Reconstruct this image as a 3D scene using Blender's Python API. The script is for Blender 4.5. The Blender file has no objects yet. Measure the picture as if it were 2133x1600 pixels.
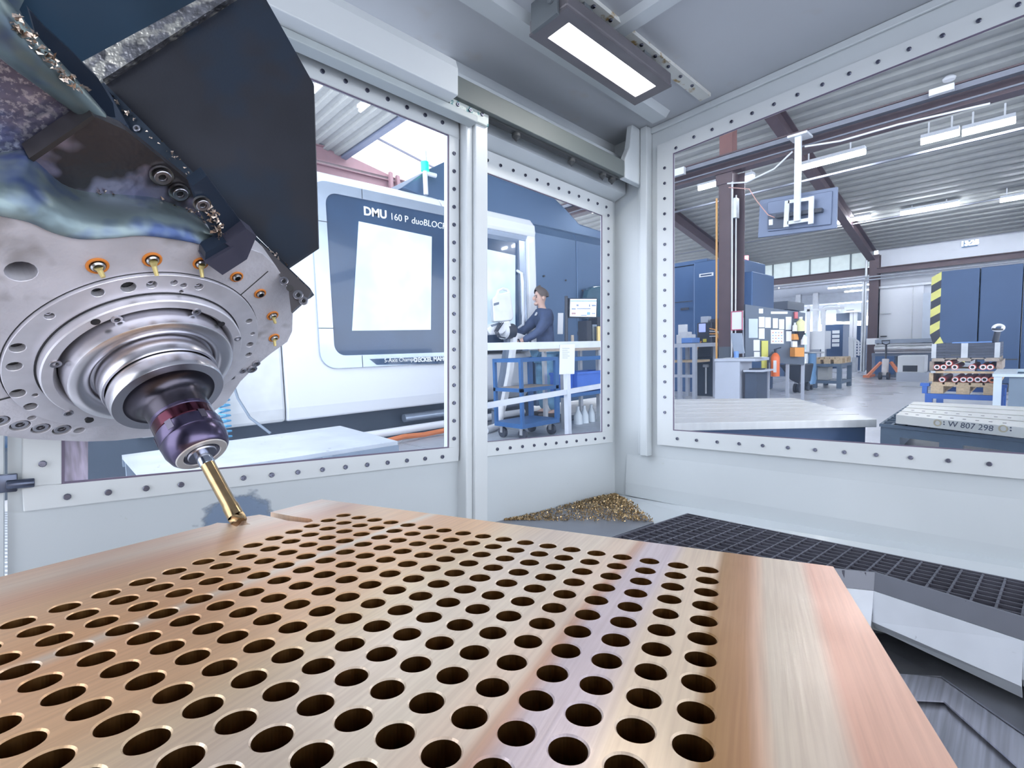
import bpy, bmesh, math, random
from math import sin, cos, tan, pi, radians, sqrt, atan2
from mathutils import Vector, Matrix, Quaternion
V = Vector
random.seed(7)
SC = bpy.context.scene
COL = SC.collection

# ------------------------------------------------------------------ camera, frames, world, exposure
# The enclosure of the machine (frame E, origin at the camera, z up in the machine) stands a few degrees
# out of level in the hall (frame W, the world).
FPX, CX, CY = 1029.0, 1066.0, 812.0
A_E = radians(48.5)
F_E = V((cos(A_E), sin(A_E), 0)); R_E = V((sin(A_E), -cos(A_E), 0)); U_E = V((0, 0, 1))
CAMZ = 1.0
_tilt = 88.0 / FPX
_t = (F_E + R_E * (400 / FPX)).normalized()
_up = (U_E * cos(_tilt) - _t * sin(_tilt)).normalized()
_q = _up.rotation_difference(V((0, 0, 1)))
ROT = Matrix.Rotation(radians(-2.2), 3, 'Z') @ _q.to_matrix()
M_E = Matrix.Translation((0, 0, CAMZ)) @ ROT.to_4x4()
I4 = Matrix.Identity(4)

cam = bpy.data.cameras.new('camera')
cam.sensor_width = 36; cam.sensor_fit = 'HORIZONTAL'
cam.lens = FPX / 2133 * 36
cam.shift_y = (CY - 800) / 2133
cam.clip_start = .02; cam.clip_end = 200
camo = bpy.data.objects.new('camera', cam); COL.objects.link(camo)
_m = Matrix((R_E, U_E, -F_E)).transposed()
camo.matrix_world = Matrix.Translation((0, 0, CAMZ)) @ (ROT @ _m).to_4x4()
SC.camera = camo

w = bpy.data.worlds.new('sky'); SC.world = w; w.use_nodes = True
w.node_tree.nodes['Background'].inputs[0].default_value = (.90, .94, 1.0, 1)
w.node_tree.nodes['Background'].inputs[1].default_value = 2.2
SC.view_settings.view_transform = 'Standard'
SC.view_settings.look = 'None'
SC.view_settings.exposure = 0.8
SC.view_settings.gamma = 1
SC.view_settings.use_curve_mapping = False
SC.cycles.max_bounces = 5; SC.cycles.diffuse_bounces = 2; SC.cycles.glossy_bounces = 3; SC.cycles.transmission_bounces = 2; SC.cycles.transparent_max_bounces = 8
SC.cycles.caustics_reflective = False; SC.cycles.caustics_refractive = False; SC.cycles.use_light_tree = False

def ray(px, py): return F_E + R_E * ((px - CX) / FPX) + U_E * ((CY - py) / FPX)
def ed(px, py, d): return ray(px, py) * d
def ex(px, py, X): r = ray(px, py); return r * (X / r.x)
def ey(px, py, Y): r = ray(px, py); return r * (Y / r.y)
def ez(px, py, Z): r = ray(px, py); return r * (Z / r.z)
def epl(px, py, n, p0): r = ray(px, py); return r * (n.dot(p0) / n.dot(r))
def wray(px, py): return ROT @ ray(px, py)
C0 = V((0, 0, CAMZ))
def wd(px, py, d): return C0 + wray(px, py) * d
def wx(px, py, X): r = wray(px, py); return C0 + r * (X / r.x)
def wy(px, py, Y): r = wray(px, py); return C0 + r * (Y / r.y)
def wz(px, py, Z): r = wray(px, py); return C0 + r * ((Z - CAMZ) / r.z)

# ------------------------------------------------------------------ materials
MATS = {}
def mat(name, col, rough=.5, metal=0, var=.06, scale=8, bump=0, bscale=40, emit=None, estr=0, coat=0, spec=None, rvar=0, stretch=None, spots=None):
    """Procedural principled material: noise varied colour, optional bump and spots of dirt or painted sparkle."""
    if name in MATS: return MATS[name]
    m = bpy.data.materials.new(name); m.use_nodes = True
    nt = m.node_tree; N = nt.nodes; L = nt.links
    b = N['Principled BSDF']
    tc = N.new('ShaderNodeTexCoord'); src = tc.outputs['Object']
    if stretch:
        mp = N.new('ShaderNodeMapping'); mp.inputs['Scale'].default_value = stretch
        L.new(src, mp.inputs[0]); src = mp.outputs[0]
    n = N.new('ShaderNodeTexNoise'); n.inputs['Scale'].default_value = scale; n.inputs['Detail'].default_value = 2
    L.new(src, n.inputs['Vector'])
    r = N.new('ShaderNodeValToRGB'); e = r.color_ramp.elements
    c = V(col[:3])
    e[0].position = .3; e[1].position = .7
    e[0].color = (*(c * (1 - var)), 1); e[1].color = (*[min(1, k) for k in c * (1 + var)], 1)
    L.new(n.outputs['Fac'], r.inputs[0])
    out = r.outputs[0]
    if spots:
        scol, sscale, lo, hi = spots
        n2 = N.new('ShaderNodeTexNoise'); n2.inputs['Scale'].default_value = sscale; n2.inputs['Detail'].default_value = 3; n2.inputs['Roughness'].default_value = .65
        L.new(tc.outputs['Object'], n2.inputs['Vector'])
        mr = N.new('ShaderNodeMapRange'); mr.inputs[1].default_value = lo; mr.inputs[2].default_value = hi
        L.new(n2.outputs['Fac'], mr.inputs[0])
        mx = N.new('ShaderNodeMix'); mx.data_type = 'RGBA'
        L.new(mr.outputs[0], mx.inputs[0]); L.new(out, mx.inputs[6]); mx.inputs[7].default_value = (*scol, 1)
        out = mx.outputs[2]
    L.new(out, b.inputs['Base Color'])
    b.inputs['Roughness'].default_value = rough; b.inputs['Metallic'].default_value = metal
    if rvar:
        mr = N.new('ShaderNodeMapRange'); mr.inputs[3].default_value = max(.02, rough - rvar); mr.inputs[4].default_value = rough + rvar
        L.new(n.outputs['Fac'], mr.inputs[0]); L.new(mr.outputs[0], b.inputs['Roughness'])
    if spec is not None: b.inputs['Specular IOR Level'].default_value = spec
    if coat: b.inputs['Coat Weight'].default_value = coat
    if bump:
        nb = N.new('ShaderNodeTexNoise'); nb.inputs['Scale'].default_value = bscale; nb.inputs['Detail'].default_value = 1.5
        L.new(src, nb.inputs['Vector'])
        bp = N.new('ShaderNodeBump'); bp.inputs['Strength'].default_value = bump; bp.inputs['Distance'].default_value = .004
        L.new(nb.outputs['Fac'], bp.inputs['Height']); L.new(bp.outputs[0], b.inputs['Normal'])
    if emit:
        b.inputs['Emission Color'].default_value = (*emit, 1); b.inputs['Emission Strength'].default_value = estr
        if estr < 2: m.cycles.emission_sampling = 'NONE'
    MATS[name] = m
    return m

def glass_mat(name, tint=(.95, .97, 1), haze=.12, gloss=.06, hcol=(.85, .9, 1)):
    """Clear pane with a film of coolant haze: transparent with a little diffuse veil."""
    if name in MATS: return MATS[name]
    m = bpy.data.materials.new(name); m.use_nodes = True
    nt = m.node_tree; N = nt.nodes; L = nt.links
    N.remove(N['Principled BSDF']); out = N['Material Output']
    tr = N.new('ShaderNodeBsdfTransparent'); tr.inputs[0].default_value = (*tint, 1)
    df = N.new('ShaderNodeBsdfDiffuse'); df.inputs[0].default_value = (*hcol, 1)
    m1 = N.new('ShaderNodeMixShader'); m1.inputs[0].default_value = haze; L.new(tr.outputs[0], m1.inputs[1]); L.new(df.outputs[0], m1.inputs[2])
    if gloss:
        gl = N.new('ShaderNodeBsdfGlossy'); gl.inputs['Roughness'].default_value = .03
        m2 = N.new('ShaderNodeMixShader'); m2.inputs[0].default_value = gloss; L.new(m1.outputs[0], m2.inputs[1]); L.new(gl.outputs[0], m2.inputs[2]); m1 = m2
    L.new(m1.outputs[0], out.inputs[0])
    MATS[name] = m
    return m

# ------------------------------------------------------------------ mesh helpers
class MB:
    """Collects shapes in one frame; build() links them as one mesh object."""
    def __init__(s): s.v = []; s.f = []; s.sm = []
    def add(s, vs, fs, smooth=False):
        k = len(s.v); s.v += [V(p) for p in vs]
        for f in fs: s.f.append(tuple(i + k for i in f)); s.sm.append(smooth)
        return s
    def box(s, lo, hi, m=None):
        x0, y0, z0 = lo; x1, y1, z1 = hi
        p = [V(q) for q in ((x0,y0,z0),(x1,y0,z0),(x1,y1,z0),(x0,y1,z0),(x0,y0,z1),(x1,y0,z1),(x1,y1,z1),(x0,y1,z1))]
        if m: p = [m @ q for q in p]
        return s.add(p, [(3,2,1,0),(4,5,6,7),(0,1,5,4),(1,2,6,5),(2,3,7,6),(3,0,4,7)])
    def cbox(s, c, sz, m=None):
        c = V(c); h = V(sz) / 2
        return s.box(c - h, c + h, m)
    def bar(s, a, b, wd_, ht, up=(0, 0, 1)):
        """rectangular bar from a to b, width across, height along up"""
        a = V(a); b = V(b); d = (b - a).normalized(); u = V(up)
        side = d.cross(u)
        if side.length < 1e-5: side = d.cross(V((1, 0, 0)))
        side.normalize(); u = side.cross(d).normalized()
        p = []
        for e in (a, b):
            for i, j in ((-1,-1),(1,-1),(1,1),(-1,1)): p.append(e + side * (i * wd_ / 2) + u * (j * ht / 2))
        return s.add(p, [(0,1,2,3),(7,6,5,4),(0,4,5,1),(1,5,6,2),(2,6,7,3),(3,7,4,0)])
    def prism(s, pts, ext):
        """polygon (3d points) extruded by the vector ext"""
        n = len(pts); e = V(ext); P = [V(p) for p in pts]
        nn = V((0, 0, 0))
        for i in range(n): nn += P[i].cross(P[(i + 1) % n])
        if nn.dot(e) > 0: P = P[::-1]
        return s.add(P + [p + e for p in P], [tuple(range(n)), tuple(range(2 * n - 1, n - 1, -1))] + [(i, i + n, (i + 1) % n + n, (i + 1) % n)[::1] for i in range(n)])
    def cyl(s, a, b, r, r2=None, n=16, cap=True, smooth=True):
        a = V(a); b = V(b); d = (b - a).normalized(); r2 = r if r2 is None else r2
        e = d.orthogonal().normalized(); g = d.cross(e)
        p = [a + e * (cos(2*pi*i/n) * r) + g * (sin(2*pi*i/n) * r) for i in range(n)]
        p += [b + e * (cos(2*pi*i/n) * r2) + g * (sin(2*pi*i/n) * r2) for i in range(n)]
        s.add(p, [(i, (i+1) % n, (i+1) % n + n, i + n) for i in range(n)], smooth)
        if cap:
            s.add(p[:n], [tuple(range(n - 1, -1, -1))]); s.add(p[n:], [tuple(range(n))])
        return s
    def lathe(s, prof, o, ax, n=32, close=False, smooth=True):
        """prof = [(r, h)...] turned about the axis ax through o"""
        o = V(o); d = V(ax).normalized(); e = d.orthogonal().normalized(); g = d.cross(e)
        for (r0, h0), (r1, h1) in zip(prof[:-1], prof[1:]):
            p = [o + d * h0 + e * (cos(2*pi*i/n) * r0) + g * (sin(2*pi*i/n) * r0) for i in range(n)]
            p += [o + d * h1 + e * (cos(2*pi*i/n) * r1) + g * (sin(2*pi*i/n) * r1) for i in range(n)]
            if r0 < 1e-6: s.add([p[0]] + p[n:], [(0, (i+1) % n + 1, i + 1) for i in range(n)][::1], smooth)
            elif r1 < 1e-6: s.add(p[:n] + [p[n]], [(i, (i+1) % n, n) for i in range(n)], smooth)
            else: s.add(p, [(i, (i+1) % n, (i+1) % n + n, i + n) for i in range(n)], smooth)
        return s
    def tube(s, path, r, n=8, closed=False):
        P = [V(p) for p in path]; m = len(P); rings = []
        e = None
        for i in range(m):
            if closed: d = (P[(i + 1) % m] - P[i - 1]).normalized()
            else: d = (P[min(i + 1, m - 1)] - P[max(i - 1, 0)]).normalized()
            if e is None: e = d.orthogonal().normalized()
            e = (e - d * e.dot(d)).normalized(); g = d.cross(e)
            rr = r[i] if isinstance(r, (list, tuple)) else r
            rings.append([P[i] + e * (cos(2*pi*k/n) * rr) + g * (sin(2*pi*k/n) * rr) for k in range(n)])
        vs = [p for q in rings for p in q]; fs = []
        for i in range(m if closed else m - 1):
            j = (i + 1) % m
            for k in range(n): fs.append((i*n+k, i*n+(k+1) % n, j*n+(k+1) % n, j*n+k))
        s.add(vs, fs, True)
        if not closed:
            s.add(rings[0], [tuple(range(n - 1, -1, -1))]); s.add(rings[-1], [tuple(range(n))])
        return s
    def torus(s, c, ax, R, r, n=24, k=8):
        d = V(ax).normalized(); e = d.orthogonal().normalized(); g = d.cross(e); c = V(c)
        return s.tube([c + e * (cos(2*pi*i/n) * R) + g * (sin(2*pi*i/n) * R) for i in range(n)], r, k, True)
    def grid(s, rows, smooth=True):
        """surface through rows of points"""
        n = len(rows[0]); vs = [p for q in rows for p in q]; fs = []
        for i in range(len(rows) - 1):
            for k in range(n - 1): fs.append((i*n+k, i*n+k+1, (i+1)*n+k+1, (i+1)*n+k))
        return s.add(vs, fs, smooth)
    def mesh(s, name, frame=I4, bev=0, bseg=2):
        me = bpy.data.meshes.new(name)
        me.from_pydata([frame @ p for p in s.v], [], s.f)
        for p, q in zip(me.polygons, s.sm): p.use_smooth = q
        bm = bmesh.new(); bm.from_mesh(me)
        bmesh.ops.remove_doubles(bm, verts=bm.verts, dist=1e-6)
        bmesh.ops.recalc_face_normals(bm, faces=bm.faces)
        if bev:
            ed_ = [e for e in bm.edges if e.is_manifold and e.calc_face_angle(0) > .5]
            bmesh.ops.bevel(bm, geom=ed_, offset=bev, segments=bseg, profile=.5, affect='EDGES', clamp_overlap=True)
        bm.to_mesh(me); bm.free()
        if any(s.sm): me.set_sharp_from_angle(angle=radians(38))
        return me
    def build(s, name, m, parent=None, frame=I4, bev=0, bseg=2, label=None, cat=None, group=None, kind=None, origin=True):
        me = s.mesh(name, frame, bev, bseg)
        o = bpy.data.objects.new(name, me); COL.objects.link(o)
        if m is not None:
            for mm in (m if isinstance(m, (list, tuple)) else [m]): me.materials.append(mm)
        if parent is not None:
            o.parent = parent
            me.transform(WM[parent.name].inverted()); WM[o.name] = WM[parent.name].copy()
        else:
            # origin at the base of the thing
            if me.vertices and origin:
                c = sum((v.co for v in me.vertices), V()) / len(me.vertices); c.z = min(v.co.z for v in me.vertices)
                me.transform(Matrix.Translation(-c)); o.location = c
            WM[o.name] = Matrix.Translation(o.location)
        return tag(o, label, cat, group, kind)
WM = {}   # world matrices of the things built so far
def tag(o, label=None, cat=None, group=None, kind=None):
    if label: o['label'] = label
    if cat: o['category'] = cat
    if group: o['group'] = group
    if kind: o['kind'] = kind
    return o
def empty(name, loc, label=None, cat=None, group=None, kind=None, rz=0):
    o = bpy.data.objects.new(name, None); COL.objects.link(o); o.empty_display_size = .1
    o.location = loc; o.rotation_euler = (0, 0, rz)
    WM[o.name] = Matrix.Translation(V(loc)) @ Matrix.Rotation(rz, 4, 'Z')
    return tag(o, label, cat, group, kind)
def share(name, me, m4, parent, m=None):
    """another object on the same mesh data: m4 is its world matrix"""
    o = bpy.data.objects.new(name, me); COL.objects.link(o)
    if m is not None and not me.materials: me.materials.append(m)
    if parent is not None:
        o.parent = parent; o.matrix_local = WM[parent.name].inverted() @ m4
    else: o.matrix_world = m4
    WM[o.name] = m4.copy()
    return o
def aim(p, z, x=None):
    """matrix at p whose z axis points along z"""
    z = V(z).normalized(); x = V(x) if x is not None else z.orthogonal()
    y = z.cross(x).normalized(); x = y.cross(z)
    m = Matrix((x, y, z)).transposed().to_4x4(); m.translation = V(p)
    return m
def text_mesh(txt, size, ext=.0005, shear=0, align='LEFT', bold=0):
    c = bpy.data.curves.new('lettering', 'FONT'); c.body = txt; c.size = size; c.extrude = ext; c.shear = shear; c.align_x = align
    c.offset = bold; c.resolution_u = 3
    o = bpy.data.objects.new('lettering', c); COL.objects.link(o)
    bpy.context.view_layer.update()
    me = bpy.data.meshes.new_from_object(o.evaluated_get(bpy.context.evaluated_depsgraph_get()))
    bpy.data.objects.remove(o)
    return me

# shared materials
white_in = mat('enclosure paint', (.62, .67, .71), .32, var=.02, scale=3, coat=.1, spots=((.55, .6, .58), 30, .70, .80))
white_in2 = mat('enclosure frame paint', (.70, .74, .77), .3, var=.02, scale=4)
steel_bolt = mat('bolt steel', (.16, .17, .23), .3, 1, bump=0)
dark_gap = mat('dark gap', (.05, .055, .06), .7)
pane_in = glass_mat('enclosure pane', haze=.022, gloss=0, hcol=(.55, .70, 1.0))
#@@INTERIOR
# ------------------------------------------------------------------ the enclosure (frame E)
XR, YF, YD = 1.97, 1.471, 1.38
ZC = 1.19                 # enclosure ceiling
ZL = -.51                 # ledge and grating
def me_bolt(r=.0065, h=.005):
    b = MB(); b.lathe([(r, 0), (r, h * .7), (r * .8, h), (r * .45, h), (r * .42, h * .45), (0, h * .45)], (0, 0, 0), (0, 0, 1), 10)
    return b.mesh('bolt')
BOLT = me_bolt(); BOLT.materials.append(steel_bolt)
def bolts(parent, pts, n):
    for p in pts: share('bolt', BOLT, M_E @ aim(p, n), parent)
def lin(a, b, n): return [V(a).lerp(V(b), i / (n - 1)) for i in range(n)]
def hole_frame(b, plane, x0, x1, z0, z1, X0, X1, Z0, Z1, t, th):
    """flat frame: outer X0..X1 Z0..Z1, opening x0..x1 z0..z1; plane 'x' or 'y' at t, thickness th"""
    def P(u, v, d): return (t + d, u, v) if plane == 'x' else (u, t + d, v)
    for (a, c, e, g) in ((X0, X1, Z0, z0), (X0, X1, z1, Z1), (X0, x0, z0, z1), (x1, X1, z0, z1)):
        q = P(a, e, 0); r = P(c, g, th)
        b.box([min(i, j) for i, j in zip(q, r)], [max(i, j) for i, j in zip(q, r)])
    return b

# right wall with its big window
b = MB()
hole_frame(b, 'x', -1.35, 1.19, -.21, 1.06, -1.6, YF + .06, -.80, ZC + .02, XR, .03)
wr = b.build('wall_right', white_in, frame=M_E, kind='structure', origin=False)
b = MB(); hole_frame(b, 'x', -1.30, 1.150, -.178, 1.033, -1.37, 1.228, -.246, 1.095, XR - .014, .0135)
win = b.build('window_1', white_in2, frame=M_E, bev=.002, kind='structure', origin=False)
MB().box((XR + .004, -1.35, -.20), (XR + .010, 1.18, 1.05)).build('pane', pane_in, win, M_E)
g = MB(); hole_frame(g, 'x', -1.295, 1.146, -.174, 1.029, -1.30, 1.151, -.179, 1.034, XR - .0135, .004)
g.build('gasket', mat('gasket', (.16, .13, .2), .6), win, M_E)
bolts(win, [V((XR - .014, 1.190, -.10 + .0676 * i)) for i in range(17)], (-1, 0, 0))
bolts(win, [V((XR - .014, 1.129 - .0887 * i, -.212)) for i in range(22)], (-1, 0, 0))
bolts(win, [V((XR - .014, 1.052 - .0797 * i, 1.066)) for i in range(22)] + [V((XR - .014, 1.135, 1.05))], (-1, 0, 0))
# corner post and stepped trims
b = MB()
b.box((XR - .045, 1.262, -.30), (XR - .001, 1.298, ZC))
b.box((XR - .02, 1.30, -.30), (XR - .001, 1.325, 1.1))
b.build('trim_1', white_in, frame=M_E, bev=.004, kind='structure', origin=False)
b = MB(); b.box((XR - .012, -1.4, ZC - .028), (XR - .001, 1.262, ZC - .001))
b.build('trim_2', white_in, frame=M_E, bev=.003, kind='structure', origin=False)
# lower lip of right wall: folded sheet
b = MB(); b.prism([(XR - .001, -1.6, -.305), (XR - .012, -1.6, -.44), (XR - .012, -1.6, -.50), (XR - .001, -1.6, -.50)], (0, 3.0, 0))
b.build('trim_3', white_in, frame=M_E, kind='structure', origin=False)

# left wall: fixed panel with window
b = MB()
hole_frame(b, 'y', 1.05, 1.90, -.225, .86, 1.0, XR, -.80, ZC + .02, YF, .03)
wl = b.build('wall_left', white_in, frame=M_E, kind='structure', origin=False)
b = MB(); hole_frame(b, 'y', 1.075, 1.858, -.199, .822, 1.03, 1.940, -.253, .905, YF - .012, .0115)
win = b.build('window_2', white_in2, frame=M_E, bev=.002, kind='structure', origin=False)
MB().box((1.04, YF + .004, -.215), (1.89, YF + .010, .85)).build('pane', pane_in, win, M_E)
g = MB(); hole_frame(g, 'y', 1.079, 1.854, -.195, .818, 1.075, 1.859, -.2, .823, YF - .0115, .004)
g.build('gasket', MATS['gasket'], win, M_E)
bolts(win, [V((1.902, YF - .012, -.17 + .0625 * i)) for i in range(17)], (0, -1, 0))
bolts(win, [V((1.084 + .0655 * i, YF - .012, -.228)) for i in range(13)], (0, -1, 0))
bolts(win, [V((1.100 + .0655 * i, YF - .012, .866)) for i in range(13)], (0, -1, 0))

# sliding door in front of the fixed panel
door = empty('door_1', M_E @ V((.45, YD, -.80)), kind='structure')
b = MB(); hole_frame(b, 'y', -.06, .97, -.215, .88, -.10, 1.0, -.80, .95, YD + .014, .02)
b.build('door_leaf', white_in, door, M_E)
b = MB(); hole_frame(b, 'y', -.02, .939, -.195, .856, -.077, .979, -.243, .915, YD, .0135)
b.build('window_frame', white_in2, door, M_E, bev=.002)
MB().box((-.04, YD + .018, -.205), (.96, YD + .024, .87)).build('pane', pane_in, door, M_E)
g = MB(); hole_frame(g, 'y', -.016, .935, -.191, .852, -.021, .94, -.196, .857, YD + .0005, .004)
g.build('gasket', MATS['gasket'], door, M_E)
b = MB(); b.box((.985, YD - .035, -.80), (1.012, YD + .03, .945)); b.box((1.012, YD - .05, -.80), (1.066, YD + .04, .935))
b.build('closing_edge', white_in2, door, M_E, bev=.004)
bolts(door, [V((.959, YD, -.165 + .0602 * i)) for i in range(17)], (0, -1, 0))
bolts(door, [V((-.049 + .0 * i, YD, -.150 + .0602 * i)) for i in range(4)], (0, -1, 0))
bolts(door, [V((-.012 + .066 * i, YD, -.222)) for i in range(15)], (0, -1, 0))
bolts(door, [V((-.012 + .066 * i, YD, .886)) for i in range(15)], (0, -1, 0))
# stub hinge of the door and the strip of wall left of it
b = MB(); b.box((-1.2, YD + .005, -.80), (-.105, YD + .03, ZC)); b.build('wall_left_end', white_in, frame=M_E, kind='structure', origin=False)
h = MB(); h.cyl((-.10, YD - .012, -.185), (-.06, YD - .012, -.185), .009); h.box((-.125, YD - .01, -.2), (-.085, YD + .004, -.165))
h.build('latch', mat('latch steel', (.12, .14, .2), .35, 1), door, M_E, bev=.002)

# bluish coolant stain on the door leaf behind the tool
sm_ = bpy.data.materials.new('coolant stain'); sm_.use_nodes = True; _n = sm_.node_tree.nodes; _l = sm_.node_tree.links
_tc = _n.new('ShaderNodeTexCoord'); _g = _n.new('ShaderNodeTexGradient'); _g.gradient_type = 'SPHERICAL'; _mp = _n.new('ShaderNodeMapping'); _mp.inputs['Location'].default_value = (-1, -1, 0); _mp.inputs['Scale'].default_value = (2, 2, 1)
_nz = _n.new('ShaderNodeTexNoise'); _nz.inputs['Scale'].default_value = 6; _nz.inputs['Detail'].default_value = 4
_l.new(_tc.outputs['UV'], _mp.inputs[0]); _l.new(_mp.outputs[0], _g.inputs[0]); _l.new(_tc.outputs['UV'], _nz.inputs['Vector'])
_ad = _n.new('ShaderNodeMath'); _ad.operation = 'MULTIPLY_ADD'; _l.new(_nz.outputs['Fac'], _ad.inputs[0]); _ad.inputs[1].default_value = .9; _l.new(_g.outputs['Fac'], _ad.inputs[2])
_mr = _n.new('ShaderNodeMapRange'); _mr.inputs[1].default_value = .62; _mr.inputs[2].default_value = .9; _mr.inputs[4].default_value = .9; _l.new(_ad.outputs[0], _mr.inputs[0])
_n['Principled BSDF'].inputs['Base Color'].default_value = (.22, .30, .44, 1); _n['Principled BSDF'].inputs['Roughness'].default_value = .5; _l.new(_mr.outputs[0], _n['Principled BSDF'].inputs['Alpha'])
st_o = MB().add([(.20, YD + .0132, -.40), (.42, YD + .0132, -.40), (.42, YD + .0132, -.245), (.20, YD + .0132, -.245)], [(0, 1, 2, 3)]).build('coolant_stain', sm_, door, M_E)
_uv = st_o.data.uv_layers.new(name='UVMap')
for _lp in st_o.data.loops:
    _c = M_E.inverted() @ (WM[door.name] @ st_o.data.vertices[_lp.vertex_index].co); _uv.data[_lp.index].uv = ((_c.x - .20) / .22, (_c.z + .40) / .155)
# header beam above the door, rails, grey cover above the fixed window
b = MB(); b.prism([(-1.2, 1.25, .907), (-1.2, 1.25, .99), (-1.2, 1.262, 1.022), (-1.2, 1.34, 1.022), (-1.2, 1.34, .907)], (2.085, 0, 0))
b.build('trim_4', white_in2, frame=M_E, bev=.003, kind='structure', origin=False)
b = MB()
b.box((-1.2, 1.30, .885), (1.0, 1.345, .907)); b.box((-1.2, 1.345, .935), (1.02, 1.385, .975)); b.box((-1.2, 1.352, .918), (1.02, 1.375, .934))
b.build('trim_5', mat('rail grey', (.45, .5, .52), .4), frame=M_E, bev=.003, kind='structure', origin=False)
b = MB(); b.box((.90, 1.318, .90), (1.06, 1.352, .975)); br = b.build('trim_6', mat('stained rail', (.62, .68, .66), .4, spots=((.12, .32, .34), 60, .55, .62)), frame=M_E, bev=.002, kind='structure', origin=False)
bolts(br, [V((.93, 1.318, .925)), V((.98, 1.318, .955)), V((.98, 1.318, .925)), V((1.03, 1.318, .93))], (0, -1, 0))
b = MB(); b.prism([(.885, 1.30, .938), (.885, 1.30, 1.007), (.885, 1.318, 1.018), (.885, 1.335, 1.018), (.885, 1.335, .938)], (.925, 0, 0))
b.build('trim_7', mat('grey cover', (.14, .16, .16), .5, var=.02), frame=M_E, bev=.002, kind='structure', origin=False)
b = MB(); b.box((1.06, 1.322, .930), (1.80, 1.346, .938)); tr = b.build('trim_8', dark_gap, frame=M_E, kind='structure', origin=False)
rl = MB(); 
for x in (1.20, 1.50, 1.70, 1.765): rl.lathe([(0, 0), (.016, 0), (.016, -.012), (.006, -.022), (.0, -.03)], (x, 1.334, .930), (0, 0, 1), 10)
rl.build('drip_nubs', dark_gap, tr, M_E)
b = MB(); b.prism([(.9, 1.405, 1.10), (.9, 1.40, .93), (.9, YF - .001, .908), (.9, YF - .001, 1.10)], (XR - .91, 0, 0))
b.build('trim_9', white_in, frame=M_E, kind='structure', origin=False)
# cheek plate at the corner, with a sloping top
b = MB(); b.prism([(1.815, 1.30, .935), (1.815, 1.30, 1.02), (1.85, 1.30, 1.08), (1.87, 1.30, ZC), (XR - .001, 1.30, ZC), (XR - .001, 1.30, .935)], (0, .03, 0))
b.build('trim_10', white_in, frame=M_E, bev=.004, kind='structure', origin=False)

# added unseen dark block, darkens the reflections in the head's rings
b = MB(); b.box((-1.32, -1.5, -.80), (-.95, .45, ZC)); b.build('wall_added_dark', mat('added dark navy', (.03, .045, .075), .4, var=.1), frame=M_E, kind='structure', origin=False)
# ceiling of the enclosure with its folds
b = MB(); b.box((-1.3, -1.6, ZC), (XR + .03, YF + .05, ZC + .02))
b.build('ceiling', mat('enclosure ceiling paint', (.52, .55, .60), .4, var=.03, scale=2, spots=((.50, .47, .45), 4, .62, .85)), frame=M_E, kind='structure', origin=False)
b = MB()
b.prism([(-.8, 1.13, ZC), (-.8, 1.15, ZC - .022), (-.8, 1.215, ZC - .022), (-.8, 1.235, ZC)], (2.7, 0, 0))
b.prism([(1.30, .6, ZC), (1.315, .6, ZC - .02), (1.365, .6, ZC - .02), (1.38, .6, ZC)], (0, .55, 0))
b.build('trim_11', white_in, frame=M_E, kind='structure', origin=False)
b = MB(); b.box((.62, .95, ZC - .05), (.86, 1.12, ZC - .001)); tb = b.build('trim_12', white_in, frame=M_E, bev=.006, kind='structure', origin=False)
bolts(tb, [V((.66 + .05 * i, .95 + .03, ZC - .05)) for i in range(4)], (0, 0, -1))
# lamp rail with rust
b = MB(); b.prism([(.9, .955, ZC), (.9, .955, ZC - .014), (.9, 1.0, ZC - .014), (.9, 1.0, ZC)], (XR - .96, 0, 0))
rail = b.build('trim_13', mat('rusty lamp rail', (.70, .72, .70), .45, spots=((.38, .26, .10), 22, .56, .66)), frame=M_E, kind='structure', origin=False)
bolts(rail, [V((1.02 + .085 * i, .968, ZC - .014)) for i in range(10)], (0, 0, -1))

# work lamp under the ceiling
LZ = 1.095
lamp = empty('work_lamp', M_E @ V((1.33, 1.035, LZ)), 'grey rectangular work lamp glowing white under the enclosure ceiling', 'lamp')
lm = mat('lamp housing', (.17, .16, .18), .42, .3, var=.1)
LX0, LX1, LY0, LY1 = 1.055, 1.615, .955, 1.112
b = MB()
def zframe(b, x0, x1, y0, y1, X0, X1, Y0, Y1, z0, z1):
    for (a, c, e, g) in ((X0, X1, Y0, y0), (X0, X1, y1, Y1), (X0, x0, y0, y1), (x1, X1, y0, y1)): b.box((a, e, z0), (c, g, z1))
    return b
zframe(b, LX0 + .048, LX1 - .045, LY0 + .036, LY1 - .034, LX0, LX1, LY0, LY1, LZ, LZ + .008)
b.build('bezel', lm, lamp, M_E)
MB().box((LX0, LY0, LZ + .0085), (LX1, LY1, LZ + .05)).build('housing', lm, lamp, M_E, bev=.006)
MB().box((LX0 + .045, LY0 + .033, LZ + .003), (LX1 - .042, LY1 - .031, LZ + .0084)).build('diffuser', mat('lamp glow', (1, 1, 1), .4, emit=(1, .97, .92), estr=14), lamp, M_E)
b = MB(); b.box((LX0 - .012, LY0 + .03, LZ - .004), (LX0 + .002, LY1 - .02, LZ + .085)); b.cyl((LX0 - .02, LY0 + .05, LZ + .045), (LX0 - .004, LY0 + .05, LZ + .045), .012)
b.build('bracket', mat('lamp bracket', (.14, .16, .18), .5), lamp, M_E, bev=.002)
MB().lathe([(0, 0), (.022, 0), (.03, .012), (.03, .03), (0, .03)], (LX0 + .14, LY1 + .008, LZ + .03), (0, 0, 1), 20).build('knob', dark_gap, lamp, M_E)
MB().box((LX0 + .1, LY0 + .02, LZ + .05), (LX0 + .14, LY1 - .02, ZC)).build('hanger', MATS['lamp bracket'], lamp, M_E)
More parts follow.
